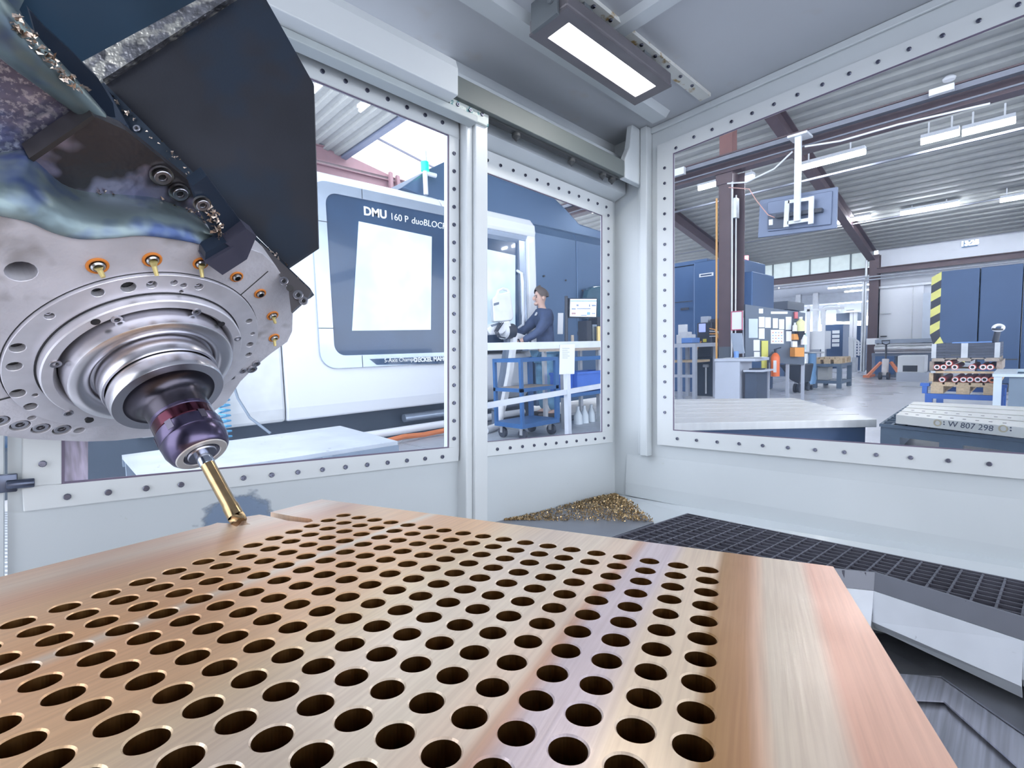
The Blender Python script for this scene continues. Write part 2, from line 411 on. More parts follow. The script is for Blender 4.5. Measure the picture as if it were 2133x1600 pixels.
MB().box((LX1 - .14, LY0 + .02, LZ + .05), (LX1 - .1, LY1 - .02, ZC)).build('hanger', MATS['lamp bracket'], lamp, M_E)

# floor of the enclosure: grey ledge, wedge plate, grating, fascia
gy = mat('ledge grey', (.24, .26, .31), .35, .3, var=.08)
b = MB(); b.prism([(.2, YF, ZL), (XR, YF, ZL), (1.665, 1.06, ZL), (1.2, 1.045, ZL), (.2, 1.045, ZL)], (0, 0, -.012))
b.build('floor_ledge', gy, frame=M_E, kind='structure', origin=False)
b = MB(); b.prism([(XR - .003, YF - .003, ZL + .004), (1.665, 1.06, ZL - .006), (1.89, 1.045, ZL - .002), (1.90, -1.5, ZL - .002), (XR - .003, -1.5, ZL + .07)], (0, 0, -.012))
b.build('floor_wedge', white_in, frame=M_E, kind='structure', origin=False)
gr = empty('floor_grating', M_E @ V((1.75, .2, ZL - .03)), 'dark steel walkway grating along the foot of the right wall', 'grating')
gm = mat('grating steel', (.15, .15, .19), .45, .6, var=.15)
def inner(y):
    pts = [(1.045, 1.19), (.45, 1.605), (.36, 1.665), (.07, 1.585), (-.6, 1.40), (-1.3, 1.3)]
    for (y0, x0), (y1, x1) in zip(pts[:-1], pts[1:]):
        if y1 <= y <= y0: return x0 + (x1 - x0) * (y0 - y) / (y0 - y1)
    return 1.3
y = 1.04
while y > -.75:
    x0 = inner(y); MB().box((x0, y - .0025, ZL - .026), (1.885, y + .0025, ZL)).build('bearing_bar', gm, gr, M_E); y -= .044
x = 1.865
while x > 1.2:
    # clip each cross bar to the outline
    ys = [1.043 - .005 * i for i in range(360)]; ok = [q for q in ys if inner(q) <= x]
    segs = []
    for q in ok:
        if segs and segs[-1][1] - q < .006: segs[-1][1] = q
        else: segs.append([q, q])
    for s0, s1 in segs:
        if s0 - s1 > .02: MB().box((x - .002, s1, ZL - .012), (x + .002, s0, ZL + .0005)).build('cross_bar', gm, gr, M_E)
    x -= .036
b = MB(); b.box((1.885, -.75, ZL - .026), (1.892, 1.045, ZL + .001)); b.box((1.17, 1.04, ZL - .026), (1.892, 1.047, ZL + .001)); b.build('border', gm, gr, M_E)
b = MB(); b.prism([(1.60, .55, ZL - .09), (1.69, .36, ZL - .09), (1.61, .07, ZL - .09), (1.44, -.6, ZL - .09), (1.40, -.75, ZL - .09), (XR - .003, -.75, ZL - .05), (XR - .003, .75, ZL - .05)], (0, 0, -.01)); b.build('floor_pale_reflection', white_in2, frame=M_E, kind='structure', origin=False)  # added white sheet for the pale reflection seen through the grating
# rim and fascia along the inner edge
E_IN = [(1.605, .46), (1.665, .36), (1.585, .07), (1.40, -.6), (1.3, -1.3)]
b = MB()
for (xa, ya), (xb, yb) in zip(E_IN[:-1], E_IN[1:]):
    b.prism([(xa, ya, ZL + .002), (xb, yb, ZL + .002), (xb - .012, yb, ZL - .045), (xa - .012, ya, ZL - .045)], (.008, 0, 0))
b.prism([(1.19, 1.045, ZL + .002), (1.605, .46, ZL + .002), (1.59, .46, ZL - .045), (1.18, 1.04, ZL - .045)], (.008, 0, 0))
b.build('trim_14', mat('rim grey', (.17, .18, .22), .4, .3), frame=M_E, kind='structure', origin=False)
b = MB()
for (xa, ya), (xb, yb) in zip(E_IN[:-1], E_IN[1:]):
    b.prism([(xa - .012, ya, ZL - .046), (xb - .012, yb, ZL - .046), (xb - .045, yb, ZL - .135), (xa - .03, ya, ZL - .125)], (.006, 0, 0))
    b.prism([(xa - .03, ya, ZL - .126), (xb - .045, yb, ZL - .136), (xb - .02, yb, ZL - .17), (xa - .005, ya, ZL - .15)], (.006, 0, 0))
b.build('trim_15', mat('chipped white fascia', (.72, .76, .84), .4, spots=((.05, .06, .1), 9, .66, .69)), frame=M_E, kind='structure', origin=False)
b = MB(); b.box((.2, -1.6, -.80), (XR, YF, -.79)); b.build('floor_sump', mat('sump floor', (.16, .17, .20), .5, .3), frame=M_E, kind='structure', origin=False)
# folded steel way cover in the lower right corner
wc = empty('way_cover', M_E @ V((1.5, .2, -.75)), 'folded grey steel way cover below the white fascia at lower right', 'cover')
wm1 = mat('way cover dark', (.26, .27, .30), .36, .8, var=.3, scale=5, bump=.15, bscale=6)
wm2 = mat('way cover brushed', (.52, .53, .60), .38, .8, var=.25, scale=3, stretch=(1, 30, 1))
def sheet(name, pts, mt, th=.004):
    P = [ez(x, y, z) for x, y, z in pts]; MB().prism(P, (0, 0, -th)).build(name, mt, wc, M_E)
sheet('cover_plate', [(1700, 1250, -.66), (1990, 1325, -.68), (2180, 1425, -.68), (2180, 1280, -.64), (1800, 1215, -.64)], wm1)
sheet('cover_plate', [(1780, 1315, -.72), (1990, 1332, -.685), (1960, 1408, -.70), (1800, 1400, -.74)], wm1)
sheet('cover_plate', [(1990, 1332, -.685), (2180, 1435, -.685), (2180, 1560, -.71), (1960, 1408, -.70)], wm1)
sheet('cover_plate', [(1840, 1401, -.725), (1960, 1410, -.705), (1965, 1460, -.715), (1860, 1455, -.735)], wm2)
sheet('cover_plate', [(1960, 1410, -.705), (2180, 1562, -.715), (2180, 1650, -.73), (1965, 1460, -.715)], wm2)
sheet('cover_plate', [(1860, 1457, -.745), (1965, 1463, -.725), (2180, 1653, -.74), (2180, 1850, -.76), (1940, 1760, -.78)], wm2)

# chips on the ledge
def chips(name, n, where, label, frame, m, size=.004, parent=None):
    b = MB()
    for _ in range(n):
        p, nn = where(); q = Quaternion((random.gauss(0, 1), random.gauss(0, 1), random.gauss(0, 1), random.gauss(0, 1))).normalized().to_matrix()
        s = size * random.uniform(.5, 1.5); c = p + nn * s * .35
        b.add([c + q @ V((-s, -s * .4, 0)), c + q @ V((s, -s * .3, s * .3)), c + q @ V((s * .6, s * .5, -s * .2)), c + q @ V((-s * .7, s * .4, s * .4))], [(0, 1, 2), (0, 2, 3), (0, 3, 1)])
    return b.build(name, m, parent, frame, label=label, cat=None if parent else 'chips', kind='stuff')
chip_m = mat('brass chips', (.55, .40, .22), .3, .9, var=.35, scale=300)
def wh():
    while True:
        t = random.random() ** 1.1; x = XR - .01 - t * .72
        edge = YF - .005; lowy = YF - .41 * min(1, (XR - x) / .305) if x > 1.665 else 1.06 + (1.665 - x) * 1.0
        if lowy >= edge: continue
        y = random.uniform(lowy, edge)
        k = (edge - y)
        if x > 1.60 and random.random() < 1 or random.random() < .35: 
            hh = .03 * max(0, 1 - (V((x, y, 0)) - V((1.75, 1.25, 0))).length / .35)
            return V((x, y, ZL + .001 + random.random() * hh)), V((0, 0, 1))
chips('metal_chips', 5200, wh, 'heap of fine brass chips swept into the enclosure corner', M_E, chip_m)
# ------------------------------------------------------------------ the drilled brass tube sheet
PZ = -.20
def rd(xr, d, z=PZ): return R_E * xr + F_E * d + V((0, 0, z))
P00 = rd(-.2690, .7885); PU = (rd(.2182, .5503) - P00) / 17; PQ = (rd(.1015, .2774) - rd(.2182, .5503)) / 9
# plate axes: u along the far edge, v towards the camera
def puv(p): # E point -> metres along u, v from the first hole
    return p
UX = PU.normalized(); VX = (PQ - UX * PQ.dot(UX)).normalized()
def to2(p): d = p - P00; return (d.dot(UX), -d.dot(VX))   # y axis away from the camera
MP = Matrix((UX, -VX, UX.cross(-VX))).transposed().to_4x4(); MP.translation = P00
if MP.to_3x3().determinant() < 0: raise RuntimeError
def brass():
    m = bpy.data.materials.new('milled brass'); m.use_nodes = True
    nt = m.node_tree; N = nt.nodes; L = nt.links; b = N['Principled BSDF']
    tc = N.new('ShaderNodeTexCoord'); sx = N.new('ShaderNodeSeparateXYZ'); L.new(tc.outputs['Object'], sx.inputs[0])
    # milling bands across u, with their reflected highlights painted into the colour
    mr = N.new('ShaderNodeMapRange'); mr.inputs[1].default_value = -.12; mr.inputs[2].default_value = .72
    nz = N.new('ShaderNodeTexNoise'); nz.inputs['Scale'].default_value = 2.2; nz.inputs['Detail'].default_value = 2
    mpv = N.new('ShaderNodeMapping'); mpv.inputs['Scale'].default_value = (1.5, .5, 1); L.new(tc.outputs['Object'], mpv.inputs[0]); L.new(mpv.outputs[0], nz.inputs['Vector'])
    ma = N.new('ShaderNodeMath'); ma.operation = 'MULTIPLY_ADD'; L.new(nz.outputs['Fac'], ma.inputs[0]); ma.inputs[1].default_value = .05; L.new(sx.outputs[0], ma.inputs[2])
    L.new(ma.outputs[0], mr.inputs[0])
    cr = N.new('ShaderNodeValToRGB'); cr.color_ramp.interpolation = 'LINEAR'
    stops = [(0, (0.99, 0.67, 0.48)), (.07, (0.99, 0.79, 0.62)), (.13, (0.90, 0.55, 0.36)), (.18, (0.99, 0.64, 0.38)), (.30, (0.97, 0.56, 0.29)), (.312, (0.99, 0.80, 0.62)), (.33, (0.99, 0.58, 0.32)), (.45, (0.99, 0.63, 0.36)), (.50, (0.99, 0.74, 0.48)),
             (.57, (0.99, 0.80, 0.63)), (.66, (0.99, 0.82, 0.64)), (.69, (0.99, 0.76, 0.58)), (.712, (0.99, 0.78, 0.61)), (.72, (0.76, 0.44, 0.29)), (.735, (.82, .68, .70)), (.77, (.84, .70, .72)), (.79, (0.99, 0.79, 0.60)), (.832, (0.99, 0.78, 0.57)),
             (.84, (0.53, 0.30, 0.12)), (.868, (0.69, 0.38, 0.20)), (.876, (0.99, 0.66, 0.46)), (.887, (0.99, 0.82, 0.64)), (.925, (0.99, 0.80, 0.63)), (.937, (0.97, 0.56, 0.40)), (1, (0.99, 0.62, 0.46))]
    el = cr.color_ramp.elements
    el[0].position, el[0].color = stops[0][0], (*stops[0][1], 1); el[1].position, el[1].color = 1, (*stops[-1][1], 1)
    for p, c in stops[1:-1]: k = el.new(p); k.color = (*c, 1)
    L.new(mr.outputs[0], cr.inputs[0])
    # fine cutter marks and stains
    mp = N.new('ShaderNodeMapping'); mp.inputs['Scale'].default_value = (140, 4, 4); L.new(tc.outputs['Object'], mp.inputs[0])
    n1 = N.new('ShaderNodeTexNoise'); n1.inputs['Scale'].default_value = 2; n1.inputs['Detail'].default_value = 2; L.new(mp.outputs[0], n1.inputs['Vector'])
    n2 = N.new('ShaderNodeTexNoise'); n2.inputs['Scale'].default_value = 14; n2.inputs['Detail'].default_value = 2; L.new(tc.outputs['Object'], n2.inputs['Vector'])
    mx = N.new('ShaderNodeMix'); mx.data_type = 'RGBA'; mx.blend_type = 'MULTIPLY'; mx.inputs[0].default_value = .2
    cr2 = N.new('ShaderNodeValToRGB'); cr2.color_ramp.elements[0].position = .35; cr2.color_ramp.elements[1].position = .6
    cr2.color_ramp.elements[0].color = (.55, .45, .4, 1)
    L.new(n1.outputs['Fac'], cr2.inputs[0]); L.new(cr.outputs[0], mx.inputs[6]); L.new(cr2.outputs[0], mx.inputs[7])
    L.new(mx.outputs[2], b.inputs['Base Color'])
    b.inputs['Metallic'].default_value = .38
    mr2 = N.new('ShaderNodeMapRange'); mr2.inputs[3].default_value = .22; mr2.inputs[4].default_value = .42; L.new(n2.outputs['Fac'], mr2.inputs[0]); L.new(mr2.outputs[0], b.inputs['Roughness'])
    bp = N.new('ShaderNodeBump'); bp.inputs['Strength'].default_value = .10; bp.inputs['Distance'].default_value = .002
    L.new(n1.outputs['Fac'], bp.inputs['Height']); L.new(bp.outputs[0], b.inputs['Normal'])
    return m
def spline(cu, pts):
    s = cu.splines.new('POLY'); s.points.add(len(pts) - 1); s.use_cyclic_u = True
    for q, p in zip(s.points, pts): q.co = (p[0], p[1], 0, 1)
TH = .14
corner = to2(rd(-.3474, .9026)); rc = to2(rd(.3636, .5592)); edgeR = to2(rd(.2358, .2612)); eL = to2(rd(-.5425, .5237))
def on(a, b, t): return (a[0] + (b[0] - a[0]) * t, a[1] + (b[1] - a[1]) * t)
def px2(x, y): return to2(ez(x, y, PZ))
farR = on(rc, edgeR, 2.6); farL = on(corner, eL, 2.2)
# milled notches on the left edge (px on the plate plane)
out = [corner, rc, farR, farL] + [px2(*p) for p in ((437, 1094), (452, 1089), (474, 1090), (492, 1097), (522, 1092), (508, 1087), (482, 1081), (540, 1072), (553, 1074), (558, 1075), (600, 1085), (640, 1089), (652, 1086), (648, 1081), (612, 1076), (563, 1067))]
# order: corner -> right -> near -> left edge going back
HR = .0112; CH = .0011; NI, NJ, SEG = 18, 21, 32
c2u = V(to2(P00 + PU)); c2v = V(to2(P00 + PQ))
bm = bmesh.new(); cache = {}
def vert(x, y, z):
    k = (round(x, 5), round(y, 5), round(z, 5))
    if k not in cache: cache[k] = bm.verts.new((x, y, z))
    return cache[k]
for i in range(NI):
    for j in range(NJ):
        c = c2u * i + c2v * j; ring = []
        for k in range(SEG):
            a = 2 * pi * k / SEG; m_ = .5 / max(abs(cos(a)), abs(sin(a)))
            p = c + c2u * (cos(a) * m_) + c2v * (sin(a) * m_); d = (p - c).normalized()
            ring.append((p, c + d * (HR + CH), c + d * HR))
        for k in range(SEG):
            p0, q0, r0 = ring[k]; p1, q1, r1 = ring[(k + 1) % SEG]
            bm.faces.new((vert(*p0, 0), vert(*p1, 0), vert(*q1, 0), vert(*q0, 0)))
            bm.faces.new((vert(*q0, 0), vert(*q1, 0), vert(*r1, -CH), vert(*r0, -CH)))
            f = bm.faces.new((vert(*r0, -CH), vert(*r1, -CH), vert(*r1, -TH), vert(*r0, -TH))); f.material_index = 1
bound = [e for e in bm.edges if e.is_boundary and abs(e.verts[0].co.z) < 1e-7 and abs(e.verts[1].co.z) < 1e-7]
ov = [bm.verts.new((x, y, 0)) for x, y in out]; oe = [bm.edges.new((ov[k], ov[(k + 1) % len(ov)])) for k in range(len(ov))]
bmesh.ops.triangle_fill(bm, edges=bound + oe, use_beauty=True)
lv = [bm.verts.new((x, y, -TH)) for x, y in out]
for k in range(len(ov)): n_ = (k + 1) % len(ov); bm.faces.new((ov[k], ov[n_], lv[n_], lv[k]))
bmesh.ops.recalc_face_normals(bm, faces=bm.faces)
pm = bpy.data.meshes.new('tube_sheet'); bm.to_mesh(pm); bm.free()
pm.materials.append(brass()); pm.materials.append(mat('shaded bore', (.50, .28, .11), .32, 1, var=.2, scale=60))  # browner bore walls: shade inside the holes put into the colour
top = max(pm.polygons, key=lambda p: p.area)
if abs(top.normal.z) > .9 and top.normal.z < 0: pm.flip_normals()
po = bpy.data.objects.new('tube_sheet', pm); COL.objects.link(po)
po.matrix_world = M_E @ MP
WM[po.name] = po.matrix_world.copy()
tag(po, 'brass plate drilled with rows of round holes under the milling tool', 'metal plate')
# bore blocker added to shut out light; rotary table under the plate
ins = [on(p, on(corner, farR, .5), .06) for p in (corner, rc, farR, farL)]
MB().prism([MP @ V((p[0], p[1], -TH - .001)) for p in ins], MP.to_3x3() @ V((0, 0, -.03))).build('bore_blocker', mat('table cast', (.05, .045, .04), .4, .8), frame=M_E, label='dark steel bore blocker added unseen under the drilled brass plate', cat='bore blocker')
tb = MB(); c = rd(-.1, .35, 0); c.z = PZ - TH - .033
tb.lathe([(0, 0), (.28, 0), (.29, -.01), (.29, -.10), (.26, -.12), (.26, -.40), (0, -.40)], c, (0, 0, 1), 48)
tb.build('machine_table', MATS['table cast'], frame=M_E, label='dark round machine table beneath the bore blocker', cat='table')
# ------------------------------------------------------------------ the swivel milling head (frame E)
TIP = ez(497, 1087, PZ)
AX = (R_E * -.6063 + F_E * .2936 + U_E * .7390).normalized()     # from the tool tip up the spindle
def hp(px, py, s): return epl(px, py, AX, TIP + AX * s)
def pxr(r_px, p): return r_px * p.dot(F_E) / FPX
def frame_at(s):
    m = aim(TIP + AX * s, -AX, R_E); return m
def holed(outline, holes, th, m4, seg=16, bev=.0006):
    """flat plate with real holes, outline and holes in metres in the plane of m4 (z out)"""
    c = bpy.data.curves.new('holed', 'CURVE'); c.dimensions = '2D'; c.fill_mode = 'BOTH'; c.extrude = th / 2 - bev; c.bevel_depth = bev; c.bevel_resolution = 0
    for o in outline: spline(c, o)
    for x, y, r in holes:
        sg = 96 if r > .1 else seg; spline(c, [(x + r * cos(2*pi*k/sg), y + r * sin(2*pi*k/sg)) for k in range(sg)])
    o = bpy.data.objects.new('holed', c); COL.objects.link(o); bpy.context.view_layer.update()
    me = bpy.data.meshes.new_from_object(o.evaluated_get(bpy.context.evaluated_depsgraph_get())); bpy.data.objects.remove(o)
    me.materials.clear(); me.polygons.foreach_set('use_smooth', [False] * len(me.polygons)); me.transform(Matrix.Translation((0, 0, -th / 2))); me.transform(m4)
    return me
def attach(name, me, parent, m, label=None):
    o = bpy.data.objects.new(name, me); COL.objects.link(o); me.materials.clear(); me.materials.append(m)
    for p in me.polygons: p.material_index = 0
    me.transform(M_E); o.parent = parent; me.transform(WM[parent.name].inverted()); WM[o.name] = WM[parent.name].copy()
    return tag(o, label)
head = empty('milling_head', M_E @ (TIP + AX * .35), 'large swivelling steel milling head with stepped rings hanging over the brass plate', 'milling head')
st1 = mat('turned steel', (.70, .69, .74), .26, .95, var=.06, scale=6)
st2 = mat('ground face steel', (.82, .81, .88), .42, .6, var=.06, scale=30)
st3 = mat('cast plate', (.76, .75, .82), .5, .4, var=.12, scale=14, bump=.25, bscale=160, spots=((.42, .40, .42), 9, .62, .74))
stD = mat('spindle dark steel', (.20, .19, .23), .22, 1, var=.1)
blk = mat('hole black', (.02, .02, .025), .5)
org = mat('o ring orange', (.85, .28, .05), .45)
# ---- outer face plate
FP = frame_at(.352); FPi = FP.inverted()
def loc2(px, py, s=.352): q = FPi @ hp(px, py, s); return (q.x, q.y)
outl = [(-70, 422), (0, 442), (60, 455), (110, 477), (165, 490), (230, 489), (300, 484), (380, 494), (440, 508), (500, 512), (545, 528), (572, 552), (590, 580), (602, 612), (609, 650), (608, 690), (598, 712), (562, 738), (535, 760), (500, 795), (470, 840), (400, 885), (330, 908), (240, 918), (180, 920), (60, 915), (0, 907), (-70, 890)]
nozz = [(202, 553, 20), (316, 540, 18), (417, 548, 15), (492, 576, 13), (541, 611, 12), (567, 657, 12), (570, 703, 11)]
big = [(-2, 878, 22), (42, 887, 21), (85, 893, 20), (129, 896, 20), (165, 897, 12)]
hol = [(44, 566, 27), (66, 871, 8)]
fh = []
for x, y, r in hol: p = hp(x, y, .352); fh.append((*loc2(x, y), pxr(r, p)))
for x, y, r in nozz: p = hp(x, y, .352); fh.append((*loc2(x, y), pxr(r * .72, p)))
for x, y, r in big: p = hp(x, y, .352); fh.append((*loc2(x, y), pxr(r * .84, p)))
fh.append((0, 0, .1838))
attach('face_plate', holed([[loc2(*p) for p in outl]], fh, .05, FP), head, st3)
b = MB(); b.prism([hp(x, y, .403) for x, y in outl], AX * .02); b.build('head_core', st3, head, M_E)
# seams of the face plate
sm = MB(); sm.bar(hp(498, 617, .3515), hp(558, 565, .3515), .0012, .0012, AX); sm.build('seam', dark_gap, head, M_E)
sm = MB(); sm.bar(hp(-60, 848, .3515), hp(22, 827, .3515), .002, .002, AX); sm.build('seam', dark_gap, head, M_E)
# ---- flange ring with holes
FL = frame_at(.346); FLi = FL.inverted()
def circ2(r, n=96): return [(r * cos(2*pi*k/n), r * sin(2*pi*k/n)) for k in range(n)]
z2 = lambda X, Y: (X / 3.047, 450 + Y / 3.047)
flh = [(620,487,38),(815,453,45),(963,437,33),(1105,424,24),(1165,442,22),(1150,481,15),(1262,450,28),(313,636,30),(1580,668,22),(1602,748,16),(1585,817,23),(1577,882,22),(110,838,43),(90,956,42),(112,1127,42),(222,1138,18),(192,1211,37)]
fh = []; scr = []
for i, (X, Y, r) in enumerate(flh):
    x, y = z2(X, Y); p = hp(x, y, .346); q = FLi @ p; R = pxr(r / 3.047, p); fh.append((q.x, q.y, R))
    if i in (2, 3, 4, 6, 7, 9): scr.append((p, R * .72))
attach('flange_ring', holed([circ2(.1815), circ2(.146)], fh, .012, FL), head, st2)
MB().lathe([(.14, .0125), (.1835, .0125), (.1835, .006), (.1818, .006), (.1818, .0122), (.14, .0122)], TIP + AX * .346, AX, 96).build('flange_backing', blk, head, M_E)
SOC = MB().lathe([(1, 0), (1, .32), (.92, .38), (.55, .38), (.52, .05), (0, .05)], (0, 0, 0), (0, 0, 1), 18, smooth=False).mesh('socket_screw'); SOC.materials.append(mat('screw steel', (.45, .45, .5), .3, 1))
HEX = MB().lathe([(0, 0), (1, 0)], (0, 0, 0), (0, 0, 1), 6).mesh('hex_recess'); HEX.materials.append(blk)
def screw(p, r, n=-AX, name='socket_screw', up=0):
    m = M_E @ aim(p + n * up, n) @ Matrix.Diagonal((r, r, r, 1)); share(name, SOC, m, head); share('hex_recess', HEX, M_E @ aim(p + n * (up + r * .06), n) @ Matrix.Diagonal((r * .5, r * .5, r, 1)), head)
for p, R in scr: screw(p + AX * .009, R)
# ---- stepped rings (turned)
o = TIP
MB().lathe([(.1448, .352), (.1448, .332), (.143, .330), (.1300, .330), (.1290, .331), (.1240, .338), (.1205, .350)], o, AX, 96).build('bearing_ring', st2, head, M_E)
MB().lathe([(.1475, .353), (.1475, .345), (.145, .345)], o, AX, 96).build('seal_groove', blk, head, M_E)
prof = [(.1208, .345), (.1208, .318), (.119, .308), (.1165, .306), (.106, .305)]
for k in range(8): a = k / 7 * pi / 2; prof.append((.106 - .018 * sin(a), .305 + .0 + .016 * (1 - cos(a))))
MB().lathe(prof, o, AX, 96).build('labyrinth_ring', st1, head, M_E)
MB().lathe([(.089, .325), (.089, .318), (.0855, .318), (.0855, .286), (.0845, .284), (.081, .284)], o, AX, 80).build('spindle_nose', st1, head, M_E)
for i, (X, Y, r) in enumerate([(740,655,40),(1245,608,34),(1507,778,26),(350,938,40),(432,1251,33)]):
    x, y = z2(X, Y); p = hp(x, y, .330); screw(p + AX * .001, pxr(r / 3.047, p) * .8)
for X, Y, r in [(605,672,26),(1405,686,20),(567,1298,22)]:
    x, y = z2(X, Y); p = hp(x, y, .330); MB().cyl(p - AX * .0006, p + AX * .004, pxr(r / 3.047, p)).build('hole', blk, head, M_E)
# ---- big counterbored screws at lower left
for x, y, r in big[:4]:
    p = hp(x, y, .352); screw(p + AX * .006, pxr(r, p) * .66)
MB().prism([hp(x, y, .40) for x, y in outl], AX * .002).build('bore_floor', blk, head, M_E)
# ---- coolant nozzles
nsteel = mat('nozzle steel', (.5, .5, .5), .3, 1); wax = mat('yellow nozzle', (.80, .66, .28), .4, .3)
drip = {0: (655, 390), 1: (995, 380), 2: (1283, 390), 5: (1747, 682), 6: (1745, 826)}
for i, (x, y, r) in enumerate(nozz):
    p = hp(x, y, .352); R = pxr(r, p)
    nz_ = MB().lathe([(R * .64, .01), (R * .64, -.004), (R * .5, -.006), (R * .42, -.006), (R * .40, .008), (0, .008)], p, AX, 20).build('nozzle', nsteel, head, M_E)
    MB().torus(p - AX * .001, AX, R * .86, R * .16, 28, 8).build('o_ring', org, nz_, M_E)
    if i in drip:
        x2, y2 = z2(*drip[i]); q = hp(x2, y2, .352 - .016)
        MB().cyl(p - AX * .004, p.lerp(q, .35), R * .48, R * .34).cyl(p.lerp(q, .35), q, R * .28, R * .22).build('jet_tube', wax, nz_, M_E)
# ---- casting above the face: swept hood
cst = mat('green casting', (.20, .26, .28), .38, .6, var=.35, scale=9, spots=((.07, .11, .25), 10, .50, .64), bump=.5, bscale=45)
c1 = [(-70, 425), (0, 445), (60, 458), (110, 480), (165, 494), (230, 493), (300, 488), (380, 498), (440, 512), (464, 517)]
c2 = [(-70, 372), (0, 388), (60, 395), (115, 425), (175, 448), (235, 452), (300, 448), (370, 458), (430, 478), (458, 500)]
c3 = [(-70, 325), (0, 332), (62, 328), (128, 382), (185, 400), (250, 405), (310, 410), (345, 420), (402, 442), (436, 474)]
c4 = [(x, y - 14) for x, y in c3]
def smooth_rows(rows, k=4):
    """Catmull-Rom through the rows"""
    n = len(rows); outr = []
    for i in range(n - 1):
        p0, p1, p2, p3 = rows[max(0, i - 1)], rows[i], rows[i + 1], rows[min(n - 1, i + 2)]
        for j in range(k):
            t = j / k
            outr.append([(b * 2 + (c - a) * t + (a * 2 - b * 5 + c * 4 - d) * t * t + (b * 3 - a - c * 3 + d) * t ** 3) * .5 for a, b, c, d in zip(p0, p1, p2, p3)])
    outr.append(rows[-1]); return outr
rows = [[hp(x, y + 3, .3535) for x, y in c1], [hp(x, y, .349) for x, y in c1], [hp(x, y, .372) for x, y in c2], [hp(x, y, .43) for x, y in c3], [hp(x, y, .46) for x, y in c4]]
rows = smooth_rows(rows, 5)
rows = [list(r) for r in zip(*smooth_rows([list(q) for q in zip(*rows)], 4))]
MB().grid(rows).build('casting_hood', cst, head, M_E)
# ---- guard plate with screws
gp = mat('guard plate', (.085, .08, .09), .42, .8, var=.3, scale=6, bump=.4, bscale=90, spots=((.34, .32, .44), 9, .52, .60))
fr = mat('frosted sparkle plate', (.22, .22, .34), .4, .8, var=.4, scale=18, bump=.8, bscale=70, spots=((.62, .62, .74), 130, .50, .60))  # pale spots paint a wet sparkle into the colour
blu = mat('blue grey paint', (.030, .062, .105), .4, var=.35, scale=5, spots=((.10, .20, .30), 6, .58, .75), bump=.1)
navy = mat('navy bracket', (.018, .03, .055), .4, var=.3)
S2 = .43
MB().prism([hp(x, y, S2) for x, y in [(64, 326), (198, 243), (262, 272), (412, 392), (432, 466), (402, 452), (345, 430), (250, 415), (185, 410), (128, 392)]], AX * .02).build('guard_plate', gp, head, M_E)
MB().prism([hp(x, y, .425) for x, y in [(60, 330), (192, 240), (200, 247), (70, 337)]], AX * .03).build('guard_lip', mat('lip dark', (.08, .075, .08), .5, .7), head, M_E)
for x, y, r in ((337, 368, 19), (374, 403, 17), (421, 426, 15)):
    p = hp(x, y, (S2 if x < 400 else .345) - .006); MB().lathe([(pxr(r, p) * 1.15, 0), (pxr(r, p) * 1.15, .004), (0, .004)], p, AX, 20).build('washer', nsteel, head, M_E); screw(p, pxr(r, p) * .85)
MB().prism([hp(x, y, .46) for x, y in [(-80, 10), (0, 86), (60, 140), (192, 242), (64, 328), (0, 340), (-80, 340)]], AX * .02).build('frosted_plate', fr, head, M_E)
pts = [hp(x, y, .45) for x, y in ((-60, -5), (0, 60), (60, 118), (130, 180), (203, 246))]
MB().tube(pts, [.026, .025, .022, .018, .012], 14).build('edge_bead', cst, head, M_E)
MB().prism([hp(x, y, .56) for x, y in [(-120, -140), (500, -110), (428, -10), (160, 134), (204, 182), (190, 250), (100, 200), (-120, 60)]], AX * .03).build('upper_housing', blu, head, M_E)
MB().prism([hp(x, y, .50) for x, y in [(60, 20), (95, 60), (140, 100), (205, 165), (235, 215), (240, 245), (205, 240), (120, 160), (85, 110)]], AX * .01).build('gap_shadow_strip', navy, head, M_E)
MB().prism([hp(x, y, .535) for x, y in [(-20, -20), (30, 60), (85, 110), (40, 20), (60, -20)]], AX * .02).build('housing_rib', cst, head, M_E)
# ---- big dark splash guard, its thick rough edge, rail and brackets
def cov(px, py, off=0):
    a, b_, c_ = ed(213, 170, .90), ed(600, 557, .93), ed(653, 175, .98)
    n = (b_ - a).cross(c_ - a).normalized()
    if n.dot(F_E) < 0: n = -n
    return epl(px, py, n, a + n * off), n
_, CN = cov(300, 300)
cover = mat('dark splash guard', (.018, .020, .030), .55, var=.25, scale=7, spots=((.012, .022, .042), 4, .5, .6), bump=.06, bscale=200)
MB().prism([cov(x, y)[0] for x, y in [(213, 170), (530, -32), (538, -30), (653, 175), (663, 515), (600, 557)]], CN * .008).build('splash_guard', cover, head, M_E, bev=.001)
MB().prism([cov(x, y, -.012)[0] for x, y in [(160, 132), (430, -12), (490, -12), (206, 170)]], CN * .05).build('scaled_edge', mat('scaled metal edge', (.22, .22, .24), .4, .9, var=.6, scale=40, bump=1, bscale=120, spots=((.62, .60, .55), 22, .5, .58)), head, M_E)
MB().prism([cov(x, y, -.02)[0] for x, y in [(203, 176), (216, 172), (405, 362), (522, 482), (645, 600), (650, 608), (640, 616), (560, 545), (395, 388), (262, 262)]], CN * .02).build('guard_rail', mat('guard rail blue', (.035, .05, .075), .35, .5, var=.4, scale=12), head, M_E)
MB().prism([cov(x, y, -.032)[0] for x, y in [(188, 196), (222, 184), (264, 258), (233, 272)]], CN * .012).build('clip', navy, head, M_E)
MB().prism([hp(x, y, .345) for x, y in [(400, 388), (430, 366), (514, 478), (478, 520), (462, 520), (436, 474), (425, 455)]], AX * .02).build('bracket', navy, head, M_E)
